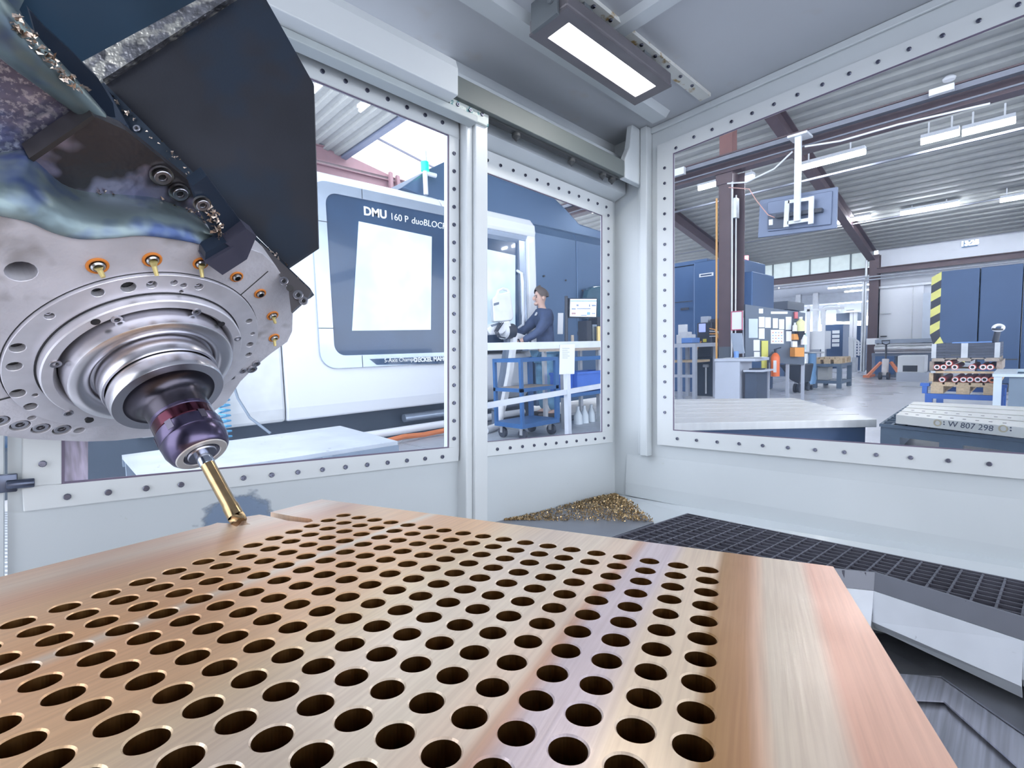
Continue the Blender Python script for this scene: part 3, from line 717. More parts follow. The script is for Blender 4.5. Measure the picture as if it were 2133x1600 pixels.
MB().prism([hp(x, y, .322) for x, y in [(428, 548), (463, 573), (505, 546), (486, 515)]], AX * .028).build('bracket_block', mat('bracket block', (.10, .10, .15), .35, .4), head, M_E)
MB().prism([hp(x, y, .326) for x, y in [(470, 508), (512, 476), (534, 492), (514, 540), (505, 546), (484, 518)]], AX * .025).build('bracket_block', MATS['bracket block'], head, M_E)
MB().prism([hp(x, y, .328) for x, y in [(426, 546), (486, 516), (470, 503), (428, 526)]], AX * .022).build('bracket_web', navy, head, M_E)
MB().prism([cov(x, y, -.03)[0] for x, y in [(530, 505), (545, 508), (648, 606), (642, 618), (606, 650), (600, 600), (560, 540)]], CN * .01).build('lower_bar', mat('lower bar', (.16, .15, .16), .4, .8), head, M_E)
for x, y, r in ((591, 586, 9), (621, 615, 10), (632, 627, 9)): p = cov(x, y, -.032)[0]; screw(p, pxr(r, p), -CN)
MB().cyl(cov(603, 600, -.034)[0], cov(603, 600, -.02)[0], .006).build('hole', blk, head, M_E)
p = cov(285, 268, -.022)[0]; screw(p, .006, -CN)
# small hardware below the flange at the right
for x, y, r in ((533, 757, 8), (524, 768, 10), (505, 772, 7), (483, 786, 6)):
    p = hp(x, y, .351); screw(p, pxr(r, p))
# ---- chips on the head
hc = mat('bright chips', (.62, .50, .42), .3, .9, var=.4, scale=300)
def wh2():
    k = random.random()
    if k < .45: x = random.uniform(190, 430); y = 412 + (x - 190) * .16 + random.gauss(0, 9); return hp(x, y, .428 - max(0, (y - 420)) * .0004), -AX
    if k < .6: t = random.random(); return hp(428 + 40 * t + random.gauss(0, 7), 430 + 70 * t, .342), -AX
    if k < .8: t = random.random(); return cov(225 + 420 * t + random.gauss(0, 4), 196 + 412 * t + random.gauss(0, 4), -.022)[0], -CN
    return (lambda t: (hp(20 + 150 * t + random.gauss(0, 6), 30 + 165 * t + random.gauss(0, 8), .43), -AX))(random.random())
chips('metal_chips_on_head', 420, wh2, 'bright copper coloured chips scattered over the milling head casting', M_E, hc, .0035)

# ------------------------------------------------------------------ tool holder and end mill
th_ = empty('tool_holder', M_E @ (TIP + AX * .13), 'dark purple and steel tool holder clamped in the spindle nose', 'tool holder')
prp = mat('holder dark violet', (.105, .09, .155), .25, 1, var=.08); brg = mat('holder burgundy band', (.075, .025, .04), .14, 1)
MB().lathe([(.079, .284), (.079, .276), (.083, .274), (.083, .262), (.0815, .2545), (.081, .2535), (.066, .2535)], o, AX, 80).build('collar', st1, th_, M_E)
fl = [(.066, .2538)]
for k in range(9): a = k / 8 * pi / 2; fl.append((.0665 - .021 * sin(a), .2535 - .020 * (1 - cos(a))))
MB().lathe(fl + [(.0445, .212)], o, AX, 64).build('neck', mat('holder neck', (.075, .07, .09), .28, 1), th_, M_E)
MB().lathe([(.0445, .212), (.0455, .211), (.0455, .206), (.0445, .205)], o, AX, 64).build('lock_ring', prp, th_, M_E)
MB().lathe([(.0445, .205), (.0455, .204), (.0458, .187), (.0448, .186)], o, AX, 64).build('grip_band', brg, th_, M_E)
MB().lathe([(.0448, .186), (.0472, .184), (.0475, .166), (.0468, .1645), (.0472, .163), (.0465, .150), (.0425, .1375), (.0385, .1325), (.0375, .1318)], o, AX, 64).build('clamping_nut', prp, th_, M_E)
MB().lathe([(.0375, .1318), (.036, .1305), (.0275, .1305), (.0265, .1315)], o, AX, 48).build('nut_face_ring', mat('pale ring', (.80, .78, .78), .4, .6), th_, M_E)
MB().lathe([(.0265, .1315), (.0245, .136), (.022, .134), (.0215, .131), (.020, .1295), (.0, .1295)], o, AX, 48).build('collet', mat('collet steel', (.42, .42, .48), .25, 1), th_, M_E)
for k in range(6):
    a = k * pi / 3; e_ = AX.orthogonal().normalized(); g_ = AX.cross(e_); q = o + AX * .1785 + (e_ * cos(a) + g_ * sin(a)) * .0472
    MB().box((-.008, -.005, -.0004), (.008, .005, .0006), aim(q, e_ * cos(a) + g_ * sin(a), AX)).build('wrench_flat', mat('wrench flat', (.14, .13, .18), .4, 1), th_, M_E)
em = empty('end_mill', M_E @ TIP, 'slender bronze coated end mill cutting the edge of the brass plate', 'cutting tool')
MB().lathe([(.0112, .135), (.0112, .112), (.0104, .110)], o, AX, 32).build('shank', mat('shank steel', (.42, .46, .55), .18, 1), em, M_E)
MB().lathe([(.0104, .110), (.0104, .032), (.0116, .028), (.0116, .010)], o, AX, 32).build('neck', mat('coated carbide', (.48, .33, .18), .22, 1, var=.12, scale=60), em, M_E)
b = MB(); e_ = AX.orthogonal().normalized(); g_ = AX.cross(e_); rings = []
for k in range(9):
    h = .010 - .011 * k / 8; tw = k * .10
    rings.append([o + AX * h + (e_ * cos(a + tw) + g_ * sin(a + tw)) * (.0118 if j % 4 in (0, 1) else .0088) for j, a in enumerate([2*pi*q/16 for q in range(16)])])
for r0, r1 in zip(rings[:-1], rings[1:]): b.add(r0 + r1, [(i, (i+1) % 16, (i+1) % 16 + 16, i + 16) for i in range(16)])
b.add(rings[-1], [tuple(range(16))]); b.add(rings[0], [tuple(range(15, -1, -1))])
b.build('cutting_edges', MATS['coated carbide'], em, M_E)
# ------------------------------------------------------------------ the hall (frame W): shell
def rx(px0, py0, px1, py1, X):
    xm, ym = (px0 + px1) / 2, (py0 + py1) / 2
    return (wx(px1, ym, X).y, wx(px0, ym, X).y, wx(xm, py1, X).z, wx(xm, py0, X).z)
def ry(px0, py0, px1, py1, Y):
    xm, ym = (px0 + px1) / 2, (py0 + py1) / 2
    return (wy(px0, ym, Y).x, wy(px1, ym, Y).x, wy(xm, py1, Y).z, wy(xm, py0, Y).z)
def bx(px0, py0, px1, py1, X, dx, z0=None, z1=None):
    y0, y1, a, b = rx(px0, py0, px1, py1, X); a = a if z0 is None else z0; b = b if z1 is None else z1
    return (X, y0, a), (X + dx, y1, b)
def by(px0, py0, px1, py1, Y, dy, z0=None, z1=None):
    x0, x1, a, b = ry(px0, py0, px1, py1, Y); a = a if z0 is None else z0; b = b if z1 is None else z1
    return (x0, Y, a), (x1, Y + dy, b)
RS, RZ = .2, 6.82
def roofz(x): return RZ - RS * x
def roof(px, py):
    r = wray(px, py); n = V((RS, 0, 1)); return C0 + r * ((RZ - CAMZ) / n.dot(r))
brn = mat('brown steel', (.105, .068, .075), .45, .1, var=.1)
galv = mat('galvanised', (.55, .57, .60), .4, .7, var=.1)
concrete = mat('hall floor', (.72, .73, .78), .28, var=.08, scale=1.2, rvar=.06, spots=((.64, .65, .71), 3, .5, .8))
MB().box((-9, -13, -.06), (32, 17, 0)).build('floor', concrete, kind='structure', origin=False)
tread = mat('tread plate', (.52, .56, .62), .38, .4, var=.05)
_nt = tread.node_tree; _w = _nt.nodes.new('ShaderNodeTexWave'); _w.inputs['Scale'].default_value = 9; _w.bands_direction = 'DIAGONAL'; _w.inputs['Distortion'].default_value = 0
_b = _nt.nodes.new('ShaderNodeBump'); _b.inputs['Strength'].default_value = .6; _b.inputs['Distance'].default_value = .01
_nt.links.new(_w.outputs['Fac'], _b.inputs['Height']); _nt.links.new(_b.outputs[0], _nt.nodes['Principled BSDF'].inputs['Normal'])
_tc = [n for n in _nt.nodes if n.type == 'TEX_COORD'][0]; _nt.links.new(_tc.outputs['Object'], _w.inputs['Vector'])
for i in range(5):
    for j in range(2):
        MB().box((-1.2 + i * 1.35, 2.35 + j * 1.22, .001), (-1.2 + i * 1.35 + 1.34, 2.35 + j * 1.22 + 1.21, .012)).build('floor_tread_plate', tread, kind='structure')
# corrugated roof
rib = mat('roof sheet', (.37, .38, .365), .6, 0, var=.05)
def corrug(name, x0, x1, y0, y1, per=.26):
    pr = []; x = x0
    while x < x1 - .01:
        for dx, dz in ((0, 0), (.10, 0), (.125, .05), (.235, .05)): pr.append((x + dx, roofz(x + dx) + dz))
        x += per
    b = MB()
    b.grid([[V((a, y0, z)) for a, z in pr], [V((a, y1, z)) for a, z in pr]], smooth=False)
    return b.build(name, rib, kind='structure', origin=False)
corrug('ceiling_hall', 1.0, 5.6, -8, 14); corrug('ceiling_hall_side', 5.6, 8.0, -8, 7.0); corrug('ceiling_hall_far', 8.0, 17.0, -8, 14); corrug('ceiling_hall_back', 5.6, 8.0, 11.6, 14)
sk = empty('window_skylight', (6.8, 9, roofz(6.8)), kind='structure')
skm = mat('skylight sheet', (.95, .97, 1), .5, emit=(.93, .97, 1), estr=1.3)
for i in range(3):
    y0 = 7.0 + i * 1.55
    b = MB(); b.prism([(5.7, y0 + .015, roofz(5.7) + .12), (8.0, y0 + .015, roofz(8.0) + .12), (8.0, y0 + 1.53, roofz(8.0) + .12), (5.7, y0 + 1.53, roofz(5.7) + .12)], (0, 0, .01)); b.build('pane', skm, sk)
    MB().bar((5.7, y0, roofz(5.7) + .08), (8.0, y0, roofz(8) + .08), .035, .04).build('glazing_bar', mat('glazing bar', (.22, .22, .28), .5), sk)
MB().prism([(5.58, 7, roofz(5.58) - .02), (5.7, 7, roofz(5.7) - .02), (5.7, 7, roofz(5.7) + .13), (5.58, 7, roofz(5.58) + .13)], (0, 4.6, 0)).build('kerb', mat('kerb blue grey', (.20, .23, .32), .5), sk)
# steel frame
def ibeam(b, a, c, w_, h, t=.02, up=(0, 0, 1)):
    a = V(a); c = V(c); u = V(up); d = (c - a).normalized(); s = d.cross(u).normalized(); u = s.cross(d)
    b.bar(a + u * (h/2 - t/2), c + u * (h/2 - t/2), w_, t, u); b.bar(a - u * (h/2 - t/2), c - u * (h/2 - t/2), w_, t, u); b.bar(a, c, t, h - 2 * t, u)
    return b
z0, z1 = 3.66, 3.94
ibeam(MB(), (8.05, -8, (z0 + z1) / 2), (8.05, 13, (z0 + z1) / 2), .2, z1 - z0).build('steel_beam', brn, label='long dark brown steel girder carrying the cable tray under the roof', cat='beam')
for yy, lb in ((3.1, 'sloping brown rafter behind the hanging screen'), (6.4, 'sloping brown rafter above the blue machining centre'), (-.3, 'brown roof rafter nearest the hazard striped cabinet')):
    ibeam(MB(), (1.2, yy, roofz(1.2) - .16), (16.85, yy, roofz(16.85) - .16), .18, .30).build('roof_rafter', brn, label=lb, cat='rafter', group='roof rafters')
b = MB(); ibeam(b, (17.0, 3.0, 2.89), (17.0, 14, 2.89), .2, .2); b.build('steel_beam', brn, label='brown beam over the wide opening into the back room', cat='beam')
b = MB(); ibeam(b, (16.7, -6, 2.85), (16.7, 2.95, 2.85), .2, .16); b.build('steel_beam', brn, label='brown beam running across the white wall below the clock', cat='beam')
# brown column with conduits in front of the blue machine
def wdep(p): return (V(p) - C0).dot(ROT @ F_E)
col = empty('steel_column', (8.05, 3.35, 0), 'brown steel column with grey foot beside the pinned up notice', 'column')
MB().box((8.0, 3.30, .95), (8.02, 3.50, 3.66)).build('flange', brn, col)
MB().box((8.0, 3.30, 0), (8.025, 3.50, .95)).build('painted_foot', mat('foot grey', (.11, .13, .16), .5), col)
MB().box((8.02, 3.39, 0), (8.22, 3.41, 3.66)).build('web', brn, col)
MB().box((8.2, 3.18, 0), (8.22, 3.5, 3.66)).build('flange', brn, col)
MB().box((7.98, 3.28, 3.5), (8.25, 3.54, 3.66)).build('cap', brn, col)
MB().cyl((7.99, 3.285, .1), (7.99, 3.285, 3.5), .014).build('conduit', galv, col)
MB().cyl((8.05, 3.25, .1), (8.05, 3.25, 3.3), .012).build('conduit', galv, col)
MB().box((7.99, 3.22, 2.95), (8.1, 3.28, 3.25)).build('junction_box', galv, col)
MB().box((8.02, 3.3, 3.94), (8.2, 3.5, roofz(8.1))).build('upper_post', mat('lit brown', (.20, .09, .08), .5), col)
MB().tube([(7.97, 3.515, .55), (7.97, 3.52, 1.2), (7.97, 3.52, 3.3)], .016).build('orange_hose', None, label='orange pipe running up the left side of brown column', cat='pipe').data.materials.append(mat('orange pipe', (.75, .40, .12), .45))
c2 = MB(); c2.box((16.75, 2.92, 0), (16.78, 3.14, 3.3)); c2.box((16.78, 3.02, 0), (16.98, 3.04, 3.3)); c2.box((16.97, 2.92, 0), (16.99, 3.14, 3.3))
c2.build('steel_column', brn, label='slim brown column between the white door and the back room', cat='column')
for yy, zz in ((3.20, 3.2), (3.26, 2.6)): MB().cyl((16.72, yy, .1), (16.72, yy, zz), .03).build('wall_pipe', galv, label='grey pipe standing %s the far brown column' % ('close beside' if yy < 3.23 else 'a hand away from'), cat='pipe')
# far wall: white right part, window band, back room
wwh = mat('hall wall white', (.82, .85, .92), .6, var=.02)
MB().box((17.05, -8, 0), (17.25, 3.0, roofz(17.05) + .06)).build('wall_far', wwh, kind='structure', origin=False)
wb = empty('window_band', (17.1, 7, 3.0), kind='structure')
wbm = mat('frosted glazing', (.68, .76, .74), .5, emit=(.75, .85, .85), estr=.25)
yy = 3.12
while yy < 13:
    MB().box((17.06, yy + .02, 3.02), (17.08, yy + .50, 3.70)).build('pane', wbm, wb); MB().box((17.03, yy - .02, 2.99), (17.1, yy + .02, 3.72)).build('mullion', mat('mullion grey', (.25, .3, .32), .5), wb); yy += .52
MB().box((17.03, 3.1, 3.70), (17.12, 13, 3.76)).build('head_rail', MATS['mullion grey'], wb)
MB().box((17.0, 3.1, 3.76), (17.1, 13, 3.95)).build('wall_strip', brn, wb)
# back room behind the opening
MB().box((31.5, -2, 0), (31.7, 17, 3.2)).build('wall_back_room', wwh, kind='structure', origin=False)
MB().box((17.3, 3.3, 2.95), (31.6, 17, 3.05)).build('ceiling_back_room', mat('back room ceiling', (.78, .82, .9), .6), kind='structure', origin=False)
MB().box((17.3, 2.9, 0), (31.5, 3.05, 3.0)).build('wall_back_side', wwh, kind='structure', origin=False)
MB().box((31.38, 4.0, .9), (31.46, 16, 2.2)).build('window_back_room', mat('bright far window', (.95, .97, 1), .4, emit=(.95, .98, 1), estr=3), kind='structure', origin=False)
MB().box((24, 3.3, 2.55), (24.3, 17, 2.95)).build('trim_back_beam', mat('back beam', (.66, .7, .78), .6), kind='structure', origin=False)
# white sliding door, grey pillar and clock on the far wall
d3 = empty('door_2', (17, 1.6, 0), kind='structure')
y0, y1, a, c_ = rx(1828, 598, 1922, 706, 16.98)
MB().box((16.97, y0, .05), (17.03, y1, c_)).build('door_leaf', mat('door white', (.88, .90, .95), .5, var=.01), d3)
MB().box((16.955, (y0 * .78 + y1 * .22), .4), (16.969, (y0 * .78 + y1 * .22) + .012, c_)).build('panel_seam', galv, d3)
MB().bar((16.9, y1 - .3, 1.7), (16.9, y1 - .05, 1.7), .03, .03).build('door_handle', galv, d3)
MB().box((16.93, y1 - .22, 1.05), (16.969, y1 - .08, 1.08)).build('pull', dark_gap, d3)
MB().box((16.9, y0 - .5, c_), (17.04, y1 + .1, c_ + .06)).build('track', galv, d3)
MB().box(*bx(1921, 610, 1943, 705, 16.6, .3, 0)).build('wall_pillar', mat('pillar pale', (.62, .68, .78), .6), kind='structure')
ck = empty('wall_clock', wx(2018, 515, 16.98), 'white digital wall clock high on the white wall reading 13:25', 'clock')
lo, hi = bx(2003, 501, 2036, 514, 17.0, .03); MB().box(lo, hi).build('case', mat('clock blue', (.10, .20, .36), .4), ck)
tm = text_mesh('13:25', hi[2] - lo[2], .004, align='CENTER', bold=.012); attach_w = None
tm.materials.append(mat('clock digits', (.95, .97, 1), .4, emit=(1, 1, 1), estr=.6))
share('digits', tm, Matrix.Translation((16.99, (lo[1] + hi[1]) / 2, lo[2] + .04)) @ Matrix.Rotation(-pi/2, 4, 'Z') @ Matrix.Rotation(pi/2, 4, 'X'), ck)
# cable trays and conduits under the girder
for (xx, zz, w_, lb) in ((7.86, 3.80, .10, 'perforated galvanised cable tray clipped to the brown girder'), (9.5, 3.66, .05, 'thin light conduit rail carrying the nearer row of tube lights'), (14.62, 3.80, .04, 'thin conduit rail carrying the farther row of tube lights'), (7.9, 3.69, .03, 'bundle of grey cables along the lower edge of brown girder')):
    MB().box((xx - w_ / 2, -7, zz), (xx + w_ / 2, 12, zz + w_ * .6)).build('cable_tray', mat('tray grey', (.20, .21, .25), .5, .3), label=lb, cat='cable tray')
MB().box((7.73, .70, 3.80), (7.80, .92, 3.87)).build('junction_box', mat('box white', (.8, .82, .85), .5), label='white junction box on the cable tray at upper right', cat='junction box')
MB().box((7.73, 3.95, 3.75), (7.80, 4.15, 3.86)).build('junction_box', MATS['box white'], label='white junction box on the cable tray left of brown column', cat='junction box')
pg_ = mat('pipe grey', (.38, .40, .45), .5, .3)
for zz, lb in ((2.62, 'upper grey pipe run below the beam over the back room'), (2.70, 'lower grey pipe run along the beam over the back room')):
    MB().cyl((16.6, -6, zz), (16.6, 12, zz), .022).build('pipe_run', pg_, label=lb, cat='pipe')
MB().lathe([(0, 0), (.07, 0), (.08, .03), (.05, .06), (0, .06)], roof(1977, 157) - V((0, 0, .07)), (0, 0, 1), 16).build('smoke_detector', MATS['box white'], label='round white smoke detector on the corrugated roof', cat='detector')
# tube lights
tubem = mat('tube glow', (1, 1, 1), .4, emit=(.95, .97, 1), estr=38)
lhm = mat('lamp tray', (.72, .75, .8), .5)
tubem2 = mat('tube glow soft', (1, 1, 1), .4, emit=(.95, .97, 1), estr=10)
def tube_light(a, c, lb, hz=.062, grp='hall tube lights', tm=None):
    a = V(a); c = V(c); t = empty('tube_light', (a + c) / 2, lb, 'tube light', grp)
    u = V((0, 0, 1)); MB().bar(a + u * hz, c + u * hz, .12, .05).build('tray', lhm, t)
    MB().cyl(a + u * .0, c + u * .0, .035, n=10).build('tube', tm or tubem, t)
    MB().bar(a.lerp(c, .2) + u * .09, a.lerp(c, .2) + u * .25, .02, .02).build('hanger', galv, t)
    MB().bar(a.lerp(c, .8) + u * .09, a.lerp(c, .8) + u * .25, .02, .02).build('hanger', galv, t)
def rowlight(px0, py0, px1, py1, X, lb):
    a = wx(px0, py0, X); c = wx(px1, py1, X); z = (a.z + c.z) / 2; tube_light((X, a.y, z), (X, c.y, z), lb)
rowlight(1657, 349, 1802, 322, 9.3, 'tube light behind the pole of the hanging screen')
rowlight(1918, 295, 1998, 279, 9.3, 'tube light at upper right, left of the pair')
rowlight(2004, 277, 2115, 253, 9.3, 'tube light at upper right, right of the pair')
rowlight(1455, 393, 1500, 382, 9.3, 'tube light just left of the brown column')
rowlight(1543, 376, 1570, 369, 9.3, 'short stretch of tube light just right of brown column')
rowlight(1876, 442, 1996, 428, 14.4, 'far tube light right of the hanging screen')
rowlight(1742, 463, 1812, 453, 14.4, 'far tube light touching the right edge of hanging screen')
rowlight(1452, 503, 1497, 496, 14.4, 'far tube light low beside the brown column')
rowlight(2083, 418, 2150, 408, 14.4, 'far tube light cut by the right picture edge')
def tl2(px0, py0, px1, py1, lb):
    a = roof(px0, py0); c = roof(px1, py1); tube_light(a - V((0, 0, .35)), c - V((0, 0, .35)), lb)
tube_light(V((3.95, 8.4, 5.75)), V((3.95, 9.3, 5.75)), 'tube light glaring beside the dark splash guard', tm=tubem2)
tube_light(V((4.75, 8.1, 5.6)), V((4.75, 8.9, 5.6)), 'tube light right of the one by the splash guard', tm=tubem2)
tube_light(wy(1180, 452, 7.5), wy(1237, 440, 7.2), 'tube light above the dark cabinets of the white machine')
for i, (px, py) in enumerate(((1583, 602), (1728, 617), (1752, 622), (1775, 627), (1768, 592), (1800, 600))):
    p = wz(px, py, 2.85); p = wx(px, py, 22 + i * .8) if p.x < 18 else p
    p.z = min(p.z, 2.88)
    tube_light(p + V((0, -.6, -.06)), p + V((0, .6, -.06)), ['back room tube light above the dark cabinet block', 'back room tube light, first of three in a row', 'back room tube light, second of three in a row', 'back room tube light, third of three in a row', 'back room tube light under the brown beam', 'back room tube light next to the far brown column'][i], .03, 'back room tube lights')
# the beam of the neighbouring bay seen over the white machine
pk = mat('pink lit steel', (.40, .24, .26), .5)
p0, p1 = wy(655, 318, 11.5), wy(895, 382, 11.5)
bb = empty('bay_beam', (p0 + p1) / 2, 'reddish steel girder with bolted splice above the white machine', 'beam')
for nm, dz in (('upper_girder', 0), ('lower_girder', -.42)): ibeam(MB(), p0 + V((-2, 0, dz)), (p1.x + 1, p0.y, p0.z + dz), .2, .36).build(nm, pk, bb)
q = wy(820, 360, 11.35); MB().box((q.x - .14, 11.3, q.z - .7), (q.x - .06, 11.4, q.z + .28)).build('splice_plate', pk, bb); MB().box((q.x + .06, 11.3, q.z - .7), (q.x + .14, 11.4, q.z + .28)).build('splice_plate', pk, bb)

# ------------------------------------------------------------------ the big white machining centre across the aisle
DY = 5.0
dm = empty('machining_centre', (4, 6.5, 0), 'big white and dark blue machining centre with wide sliding door and silver frame', 'machine')
mw = mat('machine white', (.86, .89, .95), .3, var=.01, coat=.2)
mdk = mat('machine dark panel', (.035, .075, .15), .16, var=.2, scale=2, coat=.4)
mbl = mat('machine blue grey', (.10, .17, .29), .35, .3, var=.05, scale=2)
msl = mat('machine silver', (.50, .58, .70), .25, .7, var=.04)
mga = mat('machine frosted window', (.62, .76, .88), .15, var=.22, scale=2.5, emit=(.75, .9, 1), estr=.22)
def rrect(x0, x1, z0, z1, r, n=6):
    p = []
    for cx_, cz, a0 in ((x1 - r, z1 - r, 0), (x0 + r, z1 - r, pi/2), (x0 + r, z0 + r, pi), (x1 - r, z0 + r, 3*pi/2)):
        for k in range(n + 1): a = a0 + k / n * pi / 2; p.append((cx_ + r * cos(a), cz + r * sin(a)))
    return p
def ring(b, o_, i_, y, dy):
    n = len(o_); vs = [(x, y, z) for x, z in o_] + [(x, y, z) for x, z in i_] + [(x, y + dy, z) for x, z in o_] + [(x, y + dy, z) for x, z in i_]
    fs = []
    for k in range(n): j = (k + 1) % n; fs += [(k, j, n + j, n + k), (2*n + k, 3*n + k, 3*n + j, 2*n + j), (k, 2*n + k, 2*n + j, j), (n + k, n + j, 3*n + j, 3*n + k)]
    return b.add(vs, fs)
# white shell: lower belly, side and top cap; profile in y-z, swept along x
def sweep(b, prof, x0, x1): return b.prism([(x0, y, z) for y, z in prof], (x1 - x0, 0, 0))
sweep(MB(), [(DY + .02, .37), (DY + .0, .5), (DY, .86), (DY, 2.74), (DY + .06, 2.86), (DY + .2, 2.92), (DY + .5, 2.94), (DY + .5, .36)], 1.72, 3.70).build('front_shell', mw, dm, bev=.02)
sweep(MB(), [(DY + .02, 2.62), (DY, 2.68), (DY + .02, 2.78), (DY + .1, 2.88), (DY + .3, 2.93), (DY + .6, 2.93), (DY + .6, 2.62)], 3.72, 5.34).build('top_shell', mw, dm, bev=.015)
sweep(MB(), [(DY + .02, .37), (DY + .0, .5), (DY, .86), (DY, 2.74), (DY + .06, 2.86), (DY + .2, 2.92), (DY + .5, 2.94), (DY + .5, .36)], .55, 1.71).build('side_shell', mat('machine off white', (.78, .80, .82), .35), dm, bev=.03)
MB().box((-1, DY + .25, .0), (5.4, DY + 2.5, .36)).build('plinth', mat('plinth dark', (.06, .08, .11), .5), dm)
MB().box((-1, DY + .52, .36), (5.3, DY + 2.4, 2.6)).build('cabin', mdk, dm)
MB().box((5.18, DY + .02, .9), (5.36, DY + .5, 2.80)).build('end_pillar', mw, dm, bev=.03)
sweep(MB(), [(DY + .25, .30), (DY + .12, .5), (DY + .12, .95), (DY + .4, 1.0), (DY + .9, 1.0), (DY + .9, .30)], 4.0, 5.3).build('lower_belly', mw, dm, bev=.03)
# silver frame and dark door
fo = rrect(2.07, 4.0, .87, 2.76, .17); fi = rrect(2.22, 3.9, 1.0, 2.655, .12)
fo = [(min(x, 3.71), z) for x, z in fo]; fi = [(min(x, 3.70), z) for x, z in fi]
ring(MB(), fo, fi, DY - .03, .029).build('door_frame', msl, dm)
dp = MB().box((2.2, DY - .012, .98), (3.7, DY - .001, 2.68)).build('door_panel', mdk, dm)
wp = [wy(x, y, DY - .02) for x, y in ((747, 461), (899, 493), (897, 687), (733, 689))]
MB().prism(wp, (0, .006, 0)).build('door_window', mga, dp)
for px, y0_, y1_ in ((680, 476, 520), (668, 690, 692)): pass
for z in (1.28, 2.35): MB().box((2.068, DY - .0305, z), (2.23, DY - .0295, z + .008)).build('frame_joint', dark_gap, dm)
for x, z0_, z1_ in ((2.52, .868, .995), (2.62, 2.66, 2.76)): MB().box((x, DY - .0305, z0_), (x + .008, DY - .0295, z1_)).build('frame_joint', dark_gap, dm)
lw = mat('lettering white', (.92, .95, 1), .4)
def put_text(txt, size, p, parent, m, bold=0, shear=0):
    me = text_mesh(txt, size, .002, shear, bold=bold); me.materials.append(m)
    o = share('lettering', me, Matrix.Translation(p) @ Matrix.Rotation(pi/2, 4, 'X'), parent); return max(v.co.x for v in me.vertices)
tp = wy(757, 447, DY - .014)
a_ = put_text('DMU', .125, tp, dp, lw, bold=.004)
b_ = put_text('160 P', .105, tp + V((a_ + .04, 0, 0)), dp, lw)
put_text('duoBLOCK\u00ae', .105, tp + V((a_ + b_ + .075, 0, 0)), dp, lw, shear=.15)
np_ = [wy(x, y, DY - .036) for x, y in ((770, 748), (926, 742), (926, 758), (785, 760))]
npl = MB().prism(np_, (0, .006, 0)).build('name_plate', mdk, dm)
put_text('5-Axis Champion', .065, wy(800, 755, DY - .04), npl, lw); put_text('DECKEL MAHO', .07, wy(862, 754, DY - .04), npl, lw, bold=.003)
# right leaf of the front: dark blue, bright window, long handle
rp_ = MB().box((3.72, DY + .10, 1.0), (5.25, DY + .16, 2.64)).build('right_panel', mdk, dm)
MB().prism([wy(x, y, DY + .09) for x, y in ((985, 513), (1073, 532), (1073, 684), (985, 688))], (0, .01, 0)).build('right_window', mga, rp_)
sweep(MB(), [(DY + .05, 2.56), (DY + .03, 2.62), (DY + .12, 2.64), (DY + .12, 2.5)], 3.75, 5.22).build('light_strip', msl, dm)
MB().box((5.05, DY + .06, .98), (5.2, DY + .12, 2.55)).build('door_edge', msl, dm)
hx = wy(1088, 600, DY).x
MB().tube([(hx, DY + .1, 1.32), (hx, DY + .01, 1.36), (hx, DY, 1.5), (hx, DY, 1.95), (hx, DY + .01, 2.08), (hx, DY + .1, 2.13)], .022).build('door_handle', mat('handle white', (.85, .88, .95), .3), dm)
# dark hood above and dark cabinets at the right
hz = [wy(x, y, DY + .35) for x, y in ((838, 390), (893, 352), (940, 330), (1000, 350), (1150, 408), (1180, 437), (1206, 466), (1260, 484), (1260, 540), (1120, 500), (930, 430))]
MB().prism(hz, (0, 2.0, 0)).build('upper_hood', mbl, dm, bev=.02)
for x0_, x1_ in ((5.37, 6.38), (6.39, 8.2)):
    sweep(MB(), [(DY + .1, .15), (DY + .1, 2.72), (DY + .16, 2.84), (DY + .32, 2.92), (DY + 1.5, 2.95), (DY + 1.5, .15)], x0_, x1_).build('rear_cabinet', mbl, dm, bev=.015)
for px, py in ((1133, 575), (1178, 584), (1213, 605)):
    MB().cyl(wy(px, py, DY + .075), wy(px, py, DY + .12), .015, n=8).build('cabinet_lock', dark_gap, dm)
# signal lamp on top
sl = empty('signal_lamp', wy(886, 405, DY + .3), 'green lit signal lamp on a white post above the white machine', 'signal lamp')
p = wy(886, 385, DY + .25); p.z = 3.06
MB().cyl((p.x, p.y, p.z - .1), (p.x, p.y, p.z + .42), .03, n=12).build('post', mw, sl); MB().cyl((p.x, p.y, p.z + .18), (p.x, p.y, p.z + .29), .05, n=14).build('green_lens', mat('green lens', (.02, .8, .3), .3, emit=(.0, .9, .18), estr=1.5), sl)
MB().cyl((p.x + .02, p.y, p.z + .16), (p.x + .16, p.y, p.z + .16), .028, n=12).build('siren', mw, sl)
# pipes under the machine
for z, r, m_, lb in ((.10, .045, 'machine white', 'white pipe lying on the floor under the white machine'), (.22, .05, 'machine silver', 'grey pipe under the right end of the white machine')):
    MB().cyl((2.5 if z < .2 else 3.1, 4.92 + z, z + .012), (5.0, 4.92 + z, z + .012), r, n=12).build('floor_pipe', MATS[m_], label=lb, cat='pipe')
MB().tube([(2.5, 4.86, .03), (2.9, 4.83, .07), (3.2, 4.88, .045), (3.5, 4.86, .06)], .03, 8).build('orange_hose', mat('orange hose', (.70, .22, .08), .5), label='orange hose lying on the floor below the white machine', cat='hose')
MB().tube([wy(478, 720, 4.96), wy(482, 790, 4.9), wy(495, 830, 4.8), wy(520, 870, 4.7), wy(563, 903, 4.55)], .012).build('cable', mat('cable grey', (.2, .25, .32), .5), label='grey cable hanging from the white machine behind tool holder', cat='cable')
hp0, hp1 = wy(463, 790, 4.93), wy(470, 905, 4.93); hp1.z = .02
